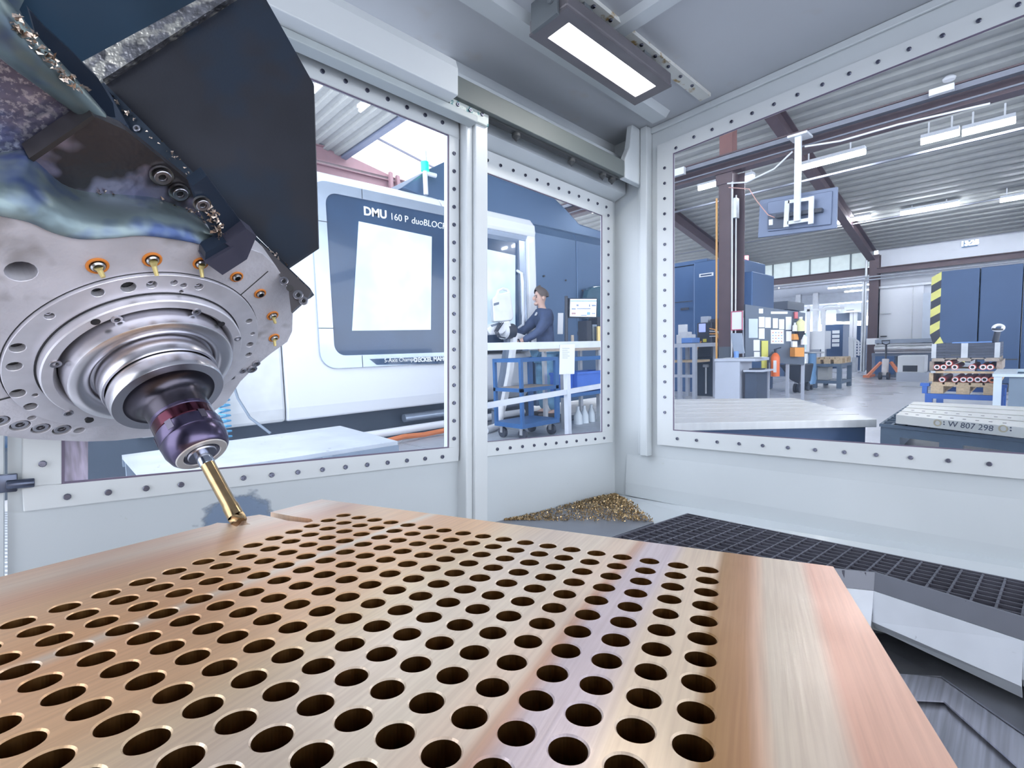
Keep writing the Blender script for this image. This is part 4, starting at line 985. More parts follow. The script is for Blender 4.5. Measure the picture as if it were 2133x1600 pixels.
MB().tube([hp0.lerp(hp1, k / 120) + V((cos(k * .9) * .045, sin(k * .9) * .045, 0)) for k in range(121)], .008, 6).build('coiled_hose', mat('hose light blue', (.12, .42, .70), .4), label='light blue coiled air hose beside the tool holder', cat='hose')
# ------------------------------------------------------------------ things seen through the right window
navym = mat('cabinet blue', (.065, .135, .285), .35, .2, var=.05, scale=1.5)
navyd = mat('cabinet dark blue', (.045, .09, .19), .35, .2, var=.05, scale=1.5)
gryf = mat('furniture grey', (.52, .56, .65), .45, var=.03)
dkg = mat('equipment dark', (.035, .042, .06), .45, var=.2)
paper = mat('paper white', (.90, .92, .95), .6, var=.01)
wood = mat('pallet wood', (.62, .47, .30), .6, var=.18, scale=6, stretch=(1, 8, 8))
woodd = mat('pallet wood old', (.38, .32, .27), .65, var=.2, scale=6, stretch=(1, 8, 8))
bluep = mat('blue paint', (.05, .15, .52), .4, var=.05)
bluel = mat('blue plastic', (.16, .32, .72), .4, var=.04)
# blue machining centre behind the column
bm_ = empty('machining_centre', (10.4, 5.5, 0), 'tall blue machining centre behind the brown column', 'machine')
lo, hi = bx(1340, 560, 1446, 830, 9.95, 1.6, 0); MB().box(lo, hi).build('body', navym, bm_, bev=.02); yl = lo[1]
MB().box((9.9, wx(1530, 700, 9.9).y, 0), (11.5, yl - .01, hi[2] + .04)).build('door_panel', navym, bm_, bev=.02)
lo2, hi2 = bx(1532, 567, 1566, 835, 10.3, 1.2, 0); MB().box(lo2, hi2).build('side_cabinet', navym, bm_, bev=.02)
MB().box((10.1, yl - .2, hi[2] + .041), (11, hi[1] - .5, hi[2] + .12)).build('top_rail', navym, bm_)
MB().box(*bx(1405, 628, 1442, 629.5, 9.895, .003)).build('seam', dark_gap, bm_)
lo, hi = bx(1456, 569, 1485, 576, 9.88, .015); MB().box(lo, hi).build('name_plate', paper, bm_)
MB().box((9.875, lo[1] + .03, lo[2] + .02), (9.879, hi[1] - .03, hi[2] - .02)).build('name_plate_print', navyd, bm_)
MB().box(*bx(1417, 641, 1434, 646, 9.89, .008)).build('badge', dkg, bm_)
tw = empty('signal_tower', wx(1553, 567, 10.5), 'red lit signal tower on top of the blue machine', 'signal lamp')
p = wx(1553, 567, 10.6); p.z = hi2[2] + .001
MB().cyl(p, p + V((0, 0, .22)), .035, n=12).build('stem', paper, tw); MB().cyl(p + V((0, 0, .22)), p + V((0, 0, .36)), .05, n=12).build('red_lens', mat('red lens', (.9, .08, .1), .3, emit=(1, .12, .15), estr=5), tw)
# bench at the left with bins
bn = empty('work_bench', wx(1430, 720, 8.4), 'grey steel bench beside the left edge of the right window', 'bench')
y0, y1, a, c_ = rx(1380, 716, 1448, 724, 8.3); zt = c_
MB().box((8.3, y0, a), (9.2, y1, c_)).build('top', gryf, bn)
for (xx, yy) in ((8.3, y0), (8.3, y0 + .28), (9.12, y0), (9.12, y1 - .08)): MB().box((xx, yy, 0), (xx + .07, yy + .06, a - .001)).build('leg', gryf, bn)
MB().box((8.31, y0 + .06, .42), (8.36, y1, .47)).build('cross_rail', gryf, bn); MB().box((8.5, y0 + .061, .68), (9.0, y1, .72)).build('shelf', wood, bn)
lo, hi = bx(1419, 704, 1441, 716, 8.45, .3, zt); b = MB(); zframe(b, lo[0] + .01, hi[0] - .01, lo[1] + .01, hi[1] - .01, lo[0], hi[0], lo[1], hi[1], zt, hi[2]); b.box(lo, (hi[0], hi[1], zt + .01)); b.build('storage_bin', bluel, label='open light blue storage bin on the grey bench', cat='bin')
lo, hi = bx(1408, 697, 1436, 716, 8.8, .25, zt); MB().box(lo, hi).box((lo[0] + .05, lo[1] + .05, hi[2]), (hi[0] - .05, hi[1] - .03, hi[2] + .05)).build('printer', mat('printer pale', (.75, .77, .82), .5), bev=.01, label='pale boxy printer behind the light blue bin', cat='printer')
lo, hi = bx(1407, 676, 1422, 692, 9.0, .1); 
MB().box((9.1, lo[1], zt), (9.19, hi[1], hi[2])).build('carton', paper, label='white upright carton at the back of the grey bench', cat='box')
# black tool changer unit with hoses
bu = empty('hose_unit', wx(1475, 800, 8.9), 'black machine unit with hoses between bench and brown column', 'machine unit')
lo, hi = bx(1451, 672, 1482, 745, 9.3, .45); MB().box(lo, hi).build('case', dkg, bu, bev=.02)
MB().box((9.29, lo[1] + .12, hi[2] - .18), (9.299, lo[1] + .25, hi[2] - .02)).build('display', mat('unit display', (.35, .42, .8), .3, emit=(.4, .45, 1), estr=.4), bu)
MB().box((9.35, lo[1] + .1, hi[2]), (9.5, lo[1] + .24, hi[2] + .12)).build('cap', gryf, bu)
l3, h3 = bx(1478, 664, 1500, 740, 9.35, .4); MB().box(l3, h3).build('manifold', dkg, bu, bev=.02)
l4, h4 = bx(1451, 745, 1495, 836, 9.3, .5, 0); MB().box(l4, h4).build('base', mat('unit base', (.03, .045, .07), .5), bu)
MB().box((9.292, lo[1] + .1, lo[2] + .3), (9.299, lo[1] + .17, lo[2] + .36)).build('warning_label', mat('label yellow', (.85, .75, .1), .5), bu)
for k in range(4):
    yk = lo[1] - .01 - k * .05; MB().tube([(9.28, lo[1] + .03, hi[2] - .12 - .05 * k), (9.2, yk - .1, hi[2] - .15 - .04 * k), (9.21, yk - .18, hi[2] - .35), (9.28, yk - .14, lo[2] + .1)], .012, 6).build('hose', mat('hose pale', (.6, .65, .7), .4) if k % 2 else mat('hose orange', (.75, .35, .1), .4), bu)
MB().tube([(9.28, hi[1] - .1, lo[2] + .32), (9.24, hi[1] - .05, lo[2] + .2), (9.26, hi[1] + .02, lo[2] + .06)], .012, 6).build('hose', MATS['hose orange'], bu)
p = wx(1470, 760, 9.26); MB().cyl((p.x, p.y, .05), (p.x, p.y, p.z), .015, n=8).build('drain_rod', galv, bu); MB().cyl((p.x, p.y - .05, p.z - .02), (p.x, p.y + .05, p.z - .02), .03, n=10).build('valve', galv, bu)
# desk with cupboard
dk = empty('desk', wx(1540, 820, 7.5), 'grey desk cupboard with papers in front of the brown column', 'desk')
DX = 7.25
y0, y1, a, c_ = rx(1487, 747, 1572, 753, DX); dz = c_
MB().box((DX, y0, a), (DX + .55, y1, c_)).build('top', gryf, dk, bev=.004)
lo, hi = bx(1489, 754, 1540, 830, DX + .02, .45, 0, a - .001); MB().box(lo, hi).build('cupboard', gryf, dk)
l2, h2 = bx(1551, 775, 1576, 830, DX + .06, .4, 0); MB().box(l2, h2).build('drawer_unit', mat('drawer dark', (.05, .07, .11), .4), dk)
MB().box((DX + .0, l2[1] - .1, h2[2] + .005), (DX + .4, h2[1], h2[2] + .03)).build('keyboard_shelf', gryf, dk)
MB().box((DX + .05, l2[1] - .06, h2[2] + .031), (DX + .2, h2[1] - .06, h2[2] + .05)).build('keyboard', dkg, label='dark keyboard on the pull out shelf of the desk', cat='keyboard')
for k, (ya, sz, rz_) in enumerate(((y1 - .18, .21, .2), (y1 - .42, .25, -.3), (y1 - .55, .2, .5))):
    m4 = Matrix.Translation((DX + .2, ya, dz + .002 + k * .004)) @ Matrix.Rotation(rz_, 4, 'Z')
    b = MB(); b.box((-.1, -sz / 2, 0), (.12, sz / 2, .003), m4); b.build('paper_sheet', paper, label=['white paper lying on the desk nearest the black unit', 'white paper on the middle of the grey desk', 'white paper on the desk before the monitor'][k], cat='paper')
MB().lathe([(0, 0), (.035, 0), (.035, .09), (.03, .1), (0, .1)], (DX + .25, wx(1533, 745, DX + .25).y, dz + .001), (0, 0, 1), 12).build('mug', bluel, label='blue mug on the desk under the monitor', cat='mug')
mo = empty('monitor', wx(1536, 744, DX + .4), 'grey desk monitor seen from the side on the desk', 'monitor')
pts = [wx(x, y, DX + .42) for x, y in ((1521, 694), (1543, 694), (1549, 736), (1528, 738))]; MB().prism(pts, (.04, 0, 0)).build('screen', mat('monitor grey', (.36, .42, .52), .35), mo)
q = wx(1537, 738, DX + .45); MB().bar((q.x, q.y, dz + .002), (q.x, q.y, q.z + .1), .03, .03).build('neck', dkg, mo); MB().cyl((q.x, q.y, dz + .001), (q.x, q.y, dz + .012), .09, n=20).build('foot', dkg, mo)
lo, hi = bx(1522, 648, 1547, 688, 7.93, .015)
nt_ = empty('notice_frame', ((lo[0]), (lo[1] + hi[1]) / 2, lo[2]), 'white notice in a thin red frame hung on the brown column', 'notice')
MB().box(lo, hi).build('sheet', paper, nt_); b = MB(); hole_frame(b, 'x', lo[1] + .015, hi[1] - .015, lo[2] + .015, hi[2] - .015, lo[1], hi[1], lo[2], hi[2], 7.922, .007); b.build('frame', mat('red frame', (.55, .12, .2), .5), nt_)
# pin board
pb_pts = [V((8.1, wx(1551, 690, 8.1).y, 0)), V((8.9, wx(1677, 700, 8.9).y, 0))]
A_, B_ = pb_pts; pd_ = (B_ - A_).normalized(); pn = V((pd_.y, -pd_.x, 0)).normalized()
if pn.x > 0: pn = -pn
def onb(px, py, off=0):
    r = wray(px, py); p0 = A_ + pn * off; return C0 + r * (pn.dot(p0 - C0) / pn.dot(r))
pbd = empty('pin_board', (A_ + B_) / 2, 'dark grey perforated board on legs hung with sheets of paper', 'board')
MB().prism([onb(x, y) for x, y in ((1552, 634), (1677, 652), (1675, 760), (1552, 752))], -pn * .04).build('panel', mat('board grey', (.12, .15, .20), .45, .2, var=.05, bump=.2, bscale=90), pbd)
for px in (1550, 1599, 1640, 1672):
    q = onb(px, 760, -.05); MB().box((q.x - .02, q.y - .022, 0), (q.x + .02, q.y + .022, 1.4 if px == 1550 else .72)).build('leg', gryf, pbd)
def sheet_on(px0, py0, px1, py1, lb, m_=paper, nm='paper_sheet', off=.004, th=.002, cat='paper'):
    return MB().prism([onb(x, y, off) for x, y in ((px0, py0), (px1, py0), (px1, py1), (px0, py1))], pn * th).build(nm, m_, label=lb, cat=cat)
sheet_on(1559, 664, 1578, 704, 'pale grey framed panel at the left end of the board', mat('pale blue grey', (.60, .70, .80), .4), 'framed_panel', cat='panel')
sheet_on(1580, 660, 1592, 682, 'upper paper right of the pale panel on the board')
sheet_on(1593, 661, 1605, 683, 'second paper in the upper row on the board')
sheet_on(1580, 684, 1592, 706, 'paper below the first one of the upper row')
sheet_on(1609, 663, 1620, 684, 'third paper in the upper row on the board')
sheet_on(1622, 665, 1633, 686, 'fourth paper in the upper row on the board')
sheet_on(1636, 660, 1648, 687, 'tall paper with red lines in the upper row')
sheet_on(1569, 708, 1582, 731, 'paper left of the yellow folder')
sheet_on(1570, 733, 1582, 748, 'short paper below the one left of yellow folder')
cal = sheet_on(1605, 687, 1632, 716, 'large calendar sheet with coloured dots on the board')
for i in range(4):
    for j in range(4):
        MB().prism([onb(1608 + i * 6 + dx, 692 + j * 6 + dy, .0065) for dx, dy in ((0, 0), (3, 0), (3, 2), (0, 2))], pn * .001).build('coloured_dot', mat('dot' + str((i + j) % 3), [(.7, .3, .25), (.3, .5, .75), (.5, .5, .55)][(i + j) % 3], .6), cal)
sheet_on(1637, 690, 1648, 711, 'paper right of the calendar sheet')
sheet_on(1580, 643, 1589, 653, 'small white card at the top of the board', nm='card', cat='card')
sheet_on(1605, 649, 1640, 654, 'white strip label along the top of the board', nm='strip_label', cat='label')
sheet_on(1585, 710, 1598, 767, 'yellow folder hanging on the board left of extinguisher', mat('folder yellow', (.72, .70, .16), .5), 'yellow_folder', .006, .02, 'folder')
sheet_on(1653, 650, 1659, 664, 'small red box near the top right of board', mat('red box', (.7, .18, .2), .5), 'red_box', .004, .03, 'box')
sheet_on(1648, 696, 1658, 708, 'small orange box under the dispenser shelf', mat('orange box', (.85, .36, .08), .5), 'orange_box', .004, .06, 'box')
sheet_on(1645, 724, 1664, 743, 'larger orange first aid box low on the board', MATS['orange box'], 'orange_box', .004, .12, 'box')
sheet_on(1647, 711, 1657, 723, 'white leaflet holder above the larger orange box', paper, 'leaflet_holder', .004, .04, 'holder')
def bottle(px, py0, py1, r, m_, lb, cap=None):
    p = onb(px, py1, .07); h = onb(px, py0, .07).z - p.z; r = r * wdep(p) / FPX
    t = empty('bottle', p, lb, 'bottle', 'bottles on the pin board')
    MB().lathe([(0, 0), (r, 0), (r, h * .65), (r * .4, h * .8), (r * .4, h * .88), (0, h * .88)], p, (0, 0, 1), 14).build('body', m_, t)
    MB().lathe([(r * .45, h * .86), (r * .45, h), (0, h)], p, (0, 0, 1), 10).build('cap', cap or paper, t)
bottle(1667, 660, 690, 8, mat('soap yellow', (.85, .84, .45), .3), 'dispenser bottle with yellow soap at the right board end')
bottle(1655, 672, 690, 4.5, paper, 'white bottle left of the yellow soap bottle')
bottle(1674, 694, 718, 6, paper, 'white bottle hanging beyond the right board end', dkg)
MB().lathe([(0, -.13), (.02, -.12), (.062, 0), (0, 0)], onb(1667, 691, .065), (0, 0, 1), 14).build('dispenser_funnel', dkg, label='black funnel shaped dispenser under the yellow soap', cat='dispenser')
fe = empty('fire_extinguisher', onb(1613, 786, .14), 'orange red fire extinguisher with white lettering hung before the board', 'extinguisher')
p = onb(1614, 784, .14); h = onb(1614, 735, .14).z - p.z; r = 8.5 * wdep(p) / FPX
MB().lathe([(0, 0), (r, 0), (r, h * .82), (r * .7, h * .93), (r * .3, h), (0, h)], p, (0, 0, 1), 18).build('cylinder', mat('extinguisher red', (.85, .17, .04), .35), fe)
MB().lathe([(r * .3, h), (r * .35, h + .04), (0, h + .05)], p, (0, 0, 1), 10).build('valve', dkg, fe); MB().bar(p + V((0, .02, h + .05)), p + V((-.02, -.09, h + .08)), .02, .015).build('lever', dkg, fe)
MB().tube([p + V((0, .03, h + .02)), p + V((-.03, .1, h * .8)), p + V((-.03, .1, h * .3))], .012, 6).build('hose', dkg, fe)
MB().box((-.004, -.02, 0), (.0, .025, h * .5), Matrix.Translation(p + V((-r - .001, -.02, h * .18)))).build('lettering_strip', paper, fe)
# wheeled black bin, blue sack, pallet table, parts
wb_ = empty('wheeled_bin', wz(1640, 815, 0), 'black wheeled chip bin behind the pin board', 'bin')
X = 10.6; lo, hi = bx(1622, 760, 1672, 800, X, .7)
MB().prism([(X, hi[1], hi[2]), (X, lo[1], hi[2]), (X, lo[1] + .06, lo[2]), (X, hi[1] - .2, lo[2] + .08)], (.7, 0, 0)).build('tub', dkg, wb_, bev=.02)
for yy in (lo[1] + .08, hi[1] - .28):
    for xx in (X + .06, X + .6): MB().cyl((xx, yy - .02, .09), (xx, yy + .02, .09), .09, n=14).build('wheel', dkg, wb_); MB().bar((xx, yy, .09), (xx, yy, lo[2] + .1), .03, .03).build('fork', galv, wb_)
X = 11.3; lo, hi = bx(1676, 735, 1693, 796, X, .4, .12)
sk_ = empty('waste_sack', ((X + .2), (lo[1] + hi[1]) / 2, 0), 'blue waste sack in a wheeled stand right of the board', 'waste sack')
b = MB(); n = 14; rows = [[V((X + .2 + (.17 + .03 * sin(k * 2.3 + a)) * cos(2*pi*a/n) * (1 - .0 * k), (lo[1] + hi[1]) / 2 + (hi[1] - lo[1]) / 2 * (.85 + .15 * (k % 2)) * sin(2*pi*a/n), lo[2] + (hi[2] - lo[2]) * k / 6)) for a in range(n + 1)] for k in range(7)]
b.grid(rows).build('sack', mat('sack blue', (.16, .32, .55), .35), sk_); MB().torus((X + .2, (lo[1] + hi[1]) / 2, hi[2]), (0, 0, 1), .2, .015).build('hoop', galv, sk_)
for yy in (lo[1] + .05, hi[1] - .05): MB().cyl((X + .1, yy - .02, .05), (X + .1, yy + .02, .05), .05, n=12).build('wheel', dkg, sk_); MB().bar((X + .1, yy, .05), (X + .1, yy, lo[2] + .02), .03, .03).build('fork', galv, sk_)
X = 11.9; y0, y1, a, c_ = rx(1692, 758, 1752, 764, X); 
pt = empty('steel_table', (X + .4, (y0 + y1) / 2, 0), 'low dark grey steel table carrying a wooden pallet', 'table')
tg = mat('table grey blue', (.12, .17, .24), .45)
MB().box((X, y0, a), (X + .9, y1, c_)).build('top', tg, pt)
for xx in (X, X + .82):
    for yy in (y0, y1 - .08): MB().box((xx, yy, 0), (xx + .08, yy + .08, a - .001)).build('leg', tg, pt)
for yy in (y0, y1 - .06): MB().box((X + .081, yy, .1), (X + .819, yy + .05, .16)).build('stretcher', tg, pt)
MB().box((X + .01, y0 + .081, .1), (X + .06, y1 - .081, .16)).build('stretcher', tg, pt)
def pallet(name, x, y, z, lx, ly, h, m_, lb, grp=None):
    t = empty(name, (x + lx / 2, y + ly / 2, z), lb, 'pallet', grp)
    n = 5; wv = ly / n
    for k in range(n): MB().box((x, y + k * wv + .01, z + h * .8), (x + lx, y + (k + 1) * wv - .01, z + h)).build('deck_board', m_, t)
    for k in range(3):
        yy = y + (ly - .12) * k / 2; MB().box((x, yy, z), (x + lx, yy + .12, z + h * .15)).build('skid_board', m_, t)
        for j in range(3): xx = x + (lx - .14) * j / 2; MB().box((xx, yy, z + h * .151), (xx + .14, yy + .12, z + h * .65)).build('block', m_, t)
    for j in range(3): xx = x + (lx - .14) * j / 2; MB().box((xx, y, z + h * .651), (xx + .14, y + ly, z + h * .799)).build('stringer', m_, t)
    return t
pallet('wooden_pallet', X + .02, y0 + .02, c_ + .001, .85, y1 - y0 - .04, wx(1722, 745, X).z - c_, wood, 'small wooden pallet lying on the low dark steel table')
lo, hi = bx(1702, 766, 1724, 792, X + .25, .35, .161); b = MB(); b.box(lo, hi); b.box((lo[0] - .02, lo[1] - .01, hi[2]), (hi[0] + .02, hi[1] + .01, hi[2] + .04)); b.build('parts_carton', mat('carton pale', (.70, .70, .68), .6), label='pale carton standing on the lower shelf of steel table', cat='box')
MB().box((X + .061, y0 + .09, .135), (X + .8, y1 - .09, .16)).build('lower_shelf', tg, pt)
# back room machinery
def machine(name, lb, cat='machine'): return empty(name, (0, 0, 0), lb, cat)
X = 19.0
m1 = machine('cabinet_machine', 'white cabinet machine with a green edge right of the board')
lo, hi = bx(1677, 690, 1713, 728, X, 1); m1.location = (X + .5, (lo[1] + hi[1]) / 2, 0); WM[m1.name] = Matrix.Translation(m1.location)
MB().box(lo, hi).build('cabinet', paper, m1); MB().box((X - .01, hi[1] - .12, lo[2]), (X - .001, hi[1], hi[2] - .05)).build('green_edge', mat('mint', (.35, .75, .62), .5), m1); MB().box((X + .1, lo[1] + .1, 0), (X + .9, hi[1] - .1, lo[2] - .001)).build('base', gryf, m1)
for px, z1_ in ((1714, 2.0), (1682, 2.2)): q = wx(px, 700, X - .1); MB().box((q.x, q.y - .05, 0), (q.x + .08, q.y + .05, z1_)).build('frame_post', paper, m1)
MB().box((X - .1, wx(1760, 665, X).y, 2.0), (X - .02, wx(1682, 665, X).y, 2.07)).build('frame_rail', paper, m1)
X = 20.5
m2 = machine('turning_machine', 'dark blue and white machine with exhaust duct in the back room')
lo, hi = bx(1714, 676, 1755, 745, X, 1.5, 0); m2.location = (X + .7, (lo[1] + hi[1]) / 2, 0); WM[m2.name] = Matrix.Translation(m2.location)
MB().box(lo, hi).build('body', navyd, m2); l2, h2 = bx(1733, 686, 1748, 722, X - .02, .019)
for k in range(4): zz = l2[2] + (h2[2] - l2[2]) * k / 4; MB().box((X - .03, l2[1], zz), (X - .011, h2[1], zz + (h2[2] - l2[2]) / 4 - .04)).build('drawer', paper, m2)
l2, h2 = bx(1741, 652, 1785, 668, X + .3, 1.0); MB().box(l2, h2).build('filter_box', mat('filter grey', (.14, .18, .25), .5), m2); MB().cyl(V(((l2[0] + h2[0]) / 2, (l2[1] + h2[1]) / 2, h2[2])), V(((l2[0] + h2[0]) / 2, (l2[1] + h2[1]) / 2, h2[2] + .12)), .12, n=12).build('filter_cap', MATS['filter grey'], m2)
dp_ = [wx(x, y, X + .5) for x, y in ((1714, 676), (1714, 650), (1718, 642), (1726, 640), (1740, 640), (1747, 644), (1748, 654))]
MB().tube(dp_, .085, 12).build('exhaust_duct', mat('duct pale', (.72, .76, .78), .4), m2)
l2, h2 = bx(1757, 676, 1812, 690, X + .1, .2); MB().box((X + .1, l2[1], 1.95), (X + .3, h2[1], 2.02)).build('gantry_rail', paper, m2)
for px in (1772, 1780): q = wx(px, 700, X + .2); MB().box((q.x, q.y - .05, 0), (q.x + .1, q.y + .05, 1.95)).build('gantry_post', paper, m2)
X = 18.2
m3 = machine('rack_stand', 'white slanted rack with shelves beside the dark cabinet in the back room', 'rack')
q0 = wx(1767, 745, X); m3.location = (X, q0.y, 0); WM[m3.name] = Matrix.Translation(m3.location)
for pts in (((1767, 702), (1777, 711), (1777, 745), (1767, 742)), ((1774, 701), (1789, 711), (1789, 741), (1786, 741), (1786, 713), (1774, 706))): MB().prism([wx(x, y, X) for x, y in pts], (.06, 0, 0)).build('side_frame', paper, m3)
for k in range(5): l2, h2 = bx(1778, 714 + k * 6, 1787, 716 + k * 6, X + .0, .3); MB().box(l2, h2).build('shelf', paper, m3)
q = wx(1778, 745, X); MB().box((X, q.y - .05, 0), (X + .3, q.y + .05, q.z)).build('foot', galv, m3)
X = 19.2; lo, hi = bx(1783, 678, 1802, 760, X, .8, 0); MB().box(lo, hi).build('tall_cabinet', navyd, bev=.02, label='tall dark blue cabinet in the back room by the far column', cat='cabinet')
MB().box(*bx(1590, 629, 1640, 646, 15.5, 1.5)).build('roof_unit', mat('roof unit', (.08, .10, .14), .5), label='dark grey block showing above the pin board', cat='machine unit').location.z += 0
q0, q1, za, zb_ = rx(1590, 629, 1640, 646, 15.5); MB().box((15.6, q0 + .1, 0), (16.9, q1 - .1, za)).build('storage_rack', navyd, label='dark cabinet under the grey block behind the pin board', cat='cabinet')
for px, lb in ((1581, 'grey ceiling post above the dark block in the back room'), (1662, 'slim grey post right of the board in the back room'), (1698, 'dark slim post beside the far window')):
    q = wx(px, 620, 23.0); MB().box((23.0, q.y - .09, 0), (23.18, q.y + .09, 2.94)).build('post', galv, label=lb, cat='post')
# long roller machine along the far wall
rm = empty('roller_machine', (15.9, 1.6, 0), 'long grey roller machine standing before the white sliding door', 'machine')
X = 15.7
lo, hi = bx(1822, 706, 1962, 714, X, 1.0); MB().box(lo, hi).build('top_beam', mat('roller grey', (.30, .35, .44), .4), rm); za = lo[2]
l2, h2 = bx(1823, 716, 1962, 735, X + .1, .6); MB().box(l2, h2).build('bed', mat('bed grey', (.20, .24, .32), .4), rm)
MB().cyl((X + .02, l2[1], (l2[2] + h2[2]) / 2), (X + .02, h2[1], (l2[2] + h2[2]) / 2), .08, n=14).build('roller', galv, rm)
b = MB(); hole_frame(b, 'x', l2[1] + .06, h2[1] - .06, l2[2] + .04, h2[2] - .04, l2[1], h2[1], l2[2], h2[2], X + .06, .03); b.build('front_frame', paper, rm)
l3, h3 = bx(1822, 742, 1862, 775, X + .05, .8, .08); MB().box(l3, h3).build('drive_box', navym, rm)
l4, h4 = bx(1815, 735, 1962, 742, X + .15, .5); MB().box(l4, h4).build('lower_beam', MATS['bed grey'], rm)
MB().box((X + .2, h4[1] - .5, 0), (X + .6, h4[1], l4[2])).build('foot', MATS['bed grey'], rm); MB().box((X + .2, l4[1], 0), (X + .6, l4[1] + .4, l4[2])).build('foot', MATS['bed grey'], rm)
MB().box((X + .1, h2[1] - .02, 1.02), (X + .4, h2[1] + .2, h2[2])).build('end_cheek', paper, rm)
# pallet jack
pj = empty('pallet_jack', wz(1842, 785, 0), 'orange hand pallet truck parked before the roller machine', 'pallet truck')
X = 15.0; oj = mat('jack orange', (.85, .28, .14), .4); C_ = wx(1842, 770, X)
for s in (-1, 1):
    MB().bar((X + .15, C_.y + s * .1, .42), (X - .05, C_.y + s * .34, .08), .06, .05).build('fork_strut', oj, pj); MB().box((X - .05, C_.y + s * .36 - .07, .04), (X + .6, C_.y + s * .36 + .07, .10)).build('fork', oj, pj)
    MB().cyl((X - .02, C_.y + s * .08 - .03, .09), (X - .02, C_.y + s * .08 + .03, .09), .09, n=14).build('wheel', dkg, pj)
MB().cyl((X + .05, C_.y, .1), (X + .1, C_.y, .5), .07, n=12).build('pump', mat('pump pale', (.7, .66, .66), .4), pj)
MB().tube([(X + .08, C_.y, .45), (X + .12, C_.y, .65), (X + .1, C_.y, .86)], .022).build('drawbar', dkg, pj); MB().tube([(X + .1, C_.y, .85), (X + .08, C_.y - .07, .88), (X + .06, C_.y - .08, .95), (X + .06, C_.y + .08, .95), (X + .08, C_.y + .07, .88), (X + .1, C_.y, .85)], .013, 6).build('handle', dkg, pj)
# white ventilated box beside it
X = 14.4; lo, hi = bx(1869, 741, 1925, 776, X, .55)
vb = empty('extractor_box', (X + .3, (lo[1] + hi[1]) / 2, 0), 'white metal box with dark slot right of the orange pallet truck', 'box')
MB().box(lo, hi).build('case', paper, vb, bev=.015); MB().box((X - .006, lo[1] + .12, lo[2] + .02), (X - .001, hi[1] - .1, lo[2] + .16)).build('slot', dkg, vb)
MB().box((X + .02, lo[1] - .05, .0), (X + .5, hi[1] + .02, lo[2] - .001)).build('plinth', gryf, vb)
# hazard striped dark cabinet
hc_ = empty('striped_cabinet', (12.4, 0, 0), 'huge dark blue machine cover with yellow and black striped edge', 'machine')
X = 12.2; yr = wx(1958, 650, X).y; zt = wx(2040, 560, X).z + .02; zc = wx(1960, 690, X).z
out_ = [(yr, zt), (yr, zc)] + [(yr - .45 * (1 - cos(k / 8 * pi / 2)) - .0, zc - .45 * sin(k / 8 * pi / 2)) for k in range(1, 9)]
ye = [wx(p, 650, X).y for p in (1958, 2038, 2128, 2300)]
b = MB(); b.prism([(X, y, z) for y, z in out_] + [(X, ye[1] + .008, out_[-1][1]), (X, ye[1] + .008, zt)], (1.6, 0, 0)); b.build('cover_panel', navyd, hc_)
MB().box((X, ye[2] + .008, .15), (X + 1.6, ye[1] - .008, zt)).build('cover_panel', navyd, hc_, bev=.01)
MB().box((X, ye[3], .15), (X + 1.6, ye[2] - .008, zt)).build('cover_panel', navyd, hc_, bev=.01)
MB().box((X + .08, ye[3], 0), (X + 1.5, yr - .5, out_[-1][1])).build('plinth', dkg, hc_)
MB().box((X - .006, ye[2] + .02, wx(2080, 750, X).z), (X - .001, ye[1] - .02, wx(2080, 750, X).z + .02)).build('seam', dark_gap, hc_)
MB().box((X - .01, ye[2] + .25, wx(2090, 768, X).z - .2), (X - .001, ye[1] - .3, wx(2090, 768, X).z + .05)).build('vent', dkg, hc_)
yel = mat('hazard yellow', (.85, .82, .25), .5); hz_w = .14
path = [V((X, yr, zt - .0))]
st_ = [(yr, zt)]; L_ = 0
seq = [(yr, zt + .0), (yr, zc)] + out_[2:]
def along(s):
    """point and tangent at arc length s down the edge"""
    for (a0, b0), (a1, b1) in zip(seq[:-1], seq[1:]):
        d = sqrt((a1 - a0) ** 2 + (b1 - b0) ** 2)
        if s <= d: return (a0 + (a1 - a0) * s / d, b0 + (b1 - b0) * s / d), ((a1 - a0) / d, (b1 - b0) / d)
        s -= d
    return None, None
tot = sum(sqrt((a1 - a0) ** 2 + (b1 - b0) ** 2) for (a0, b0), (a1, b1) in zip(seq[:-1], seq[1:]))
k = 0; s = 0; step = .15
while s + step < tot:
    vs = []
    for ss, o_ in ((s, 0), (s + step, 0), (s + step + .09, hz_w), (s + .09, hz_w)):
        p_, t_ = along(min(ss, tot - 1e-4)); nx_ = (t_[1], -t_[0])  # outwards: +y side
        nn_ = nx_ if nx_[0] > 0 or nx_[1] < 0 else (-nx_[0], -nx_[1])
        nn_ = (-t_[1], t_[0]) if True else nn_
        vs.append((X - .004, p_[0] + nn_[0] * o_, p_[1] + nn_[1] * o_))
    MB().prism(vs, (.1, 0, 0)).build('hazard_stripe', yel if k % 2 == 0 else dkg, hc_); s += step; k += 1
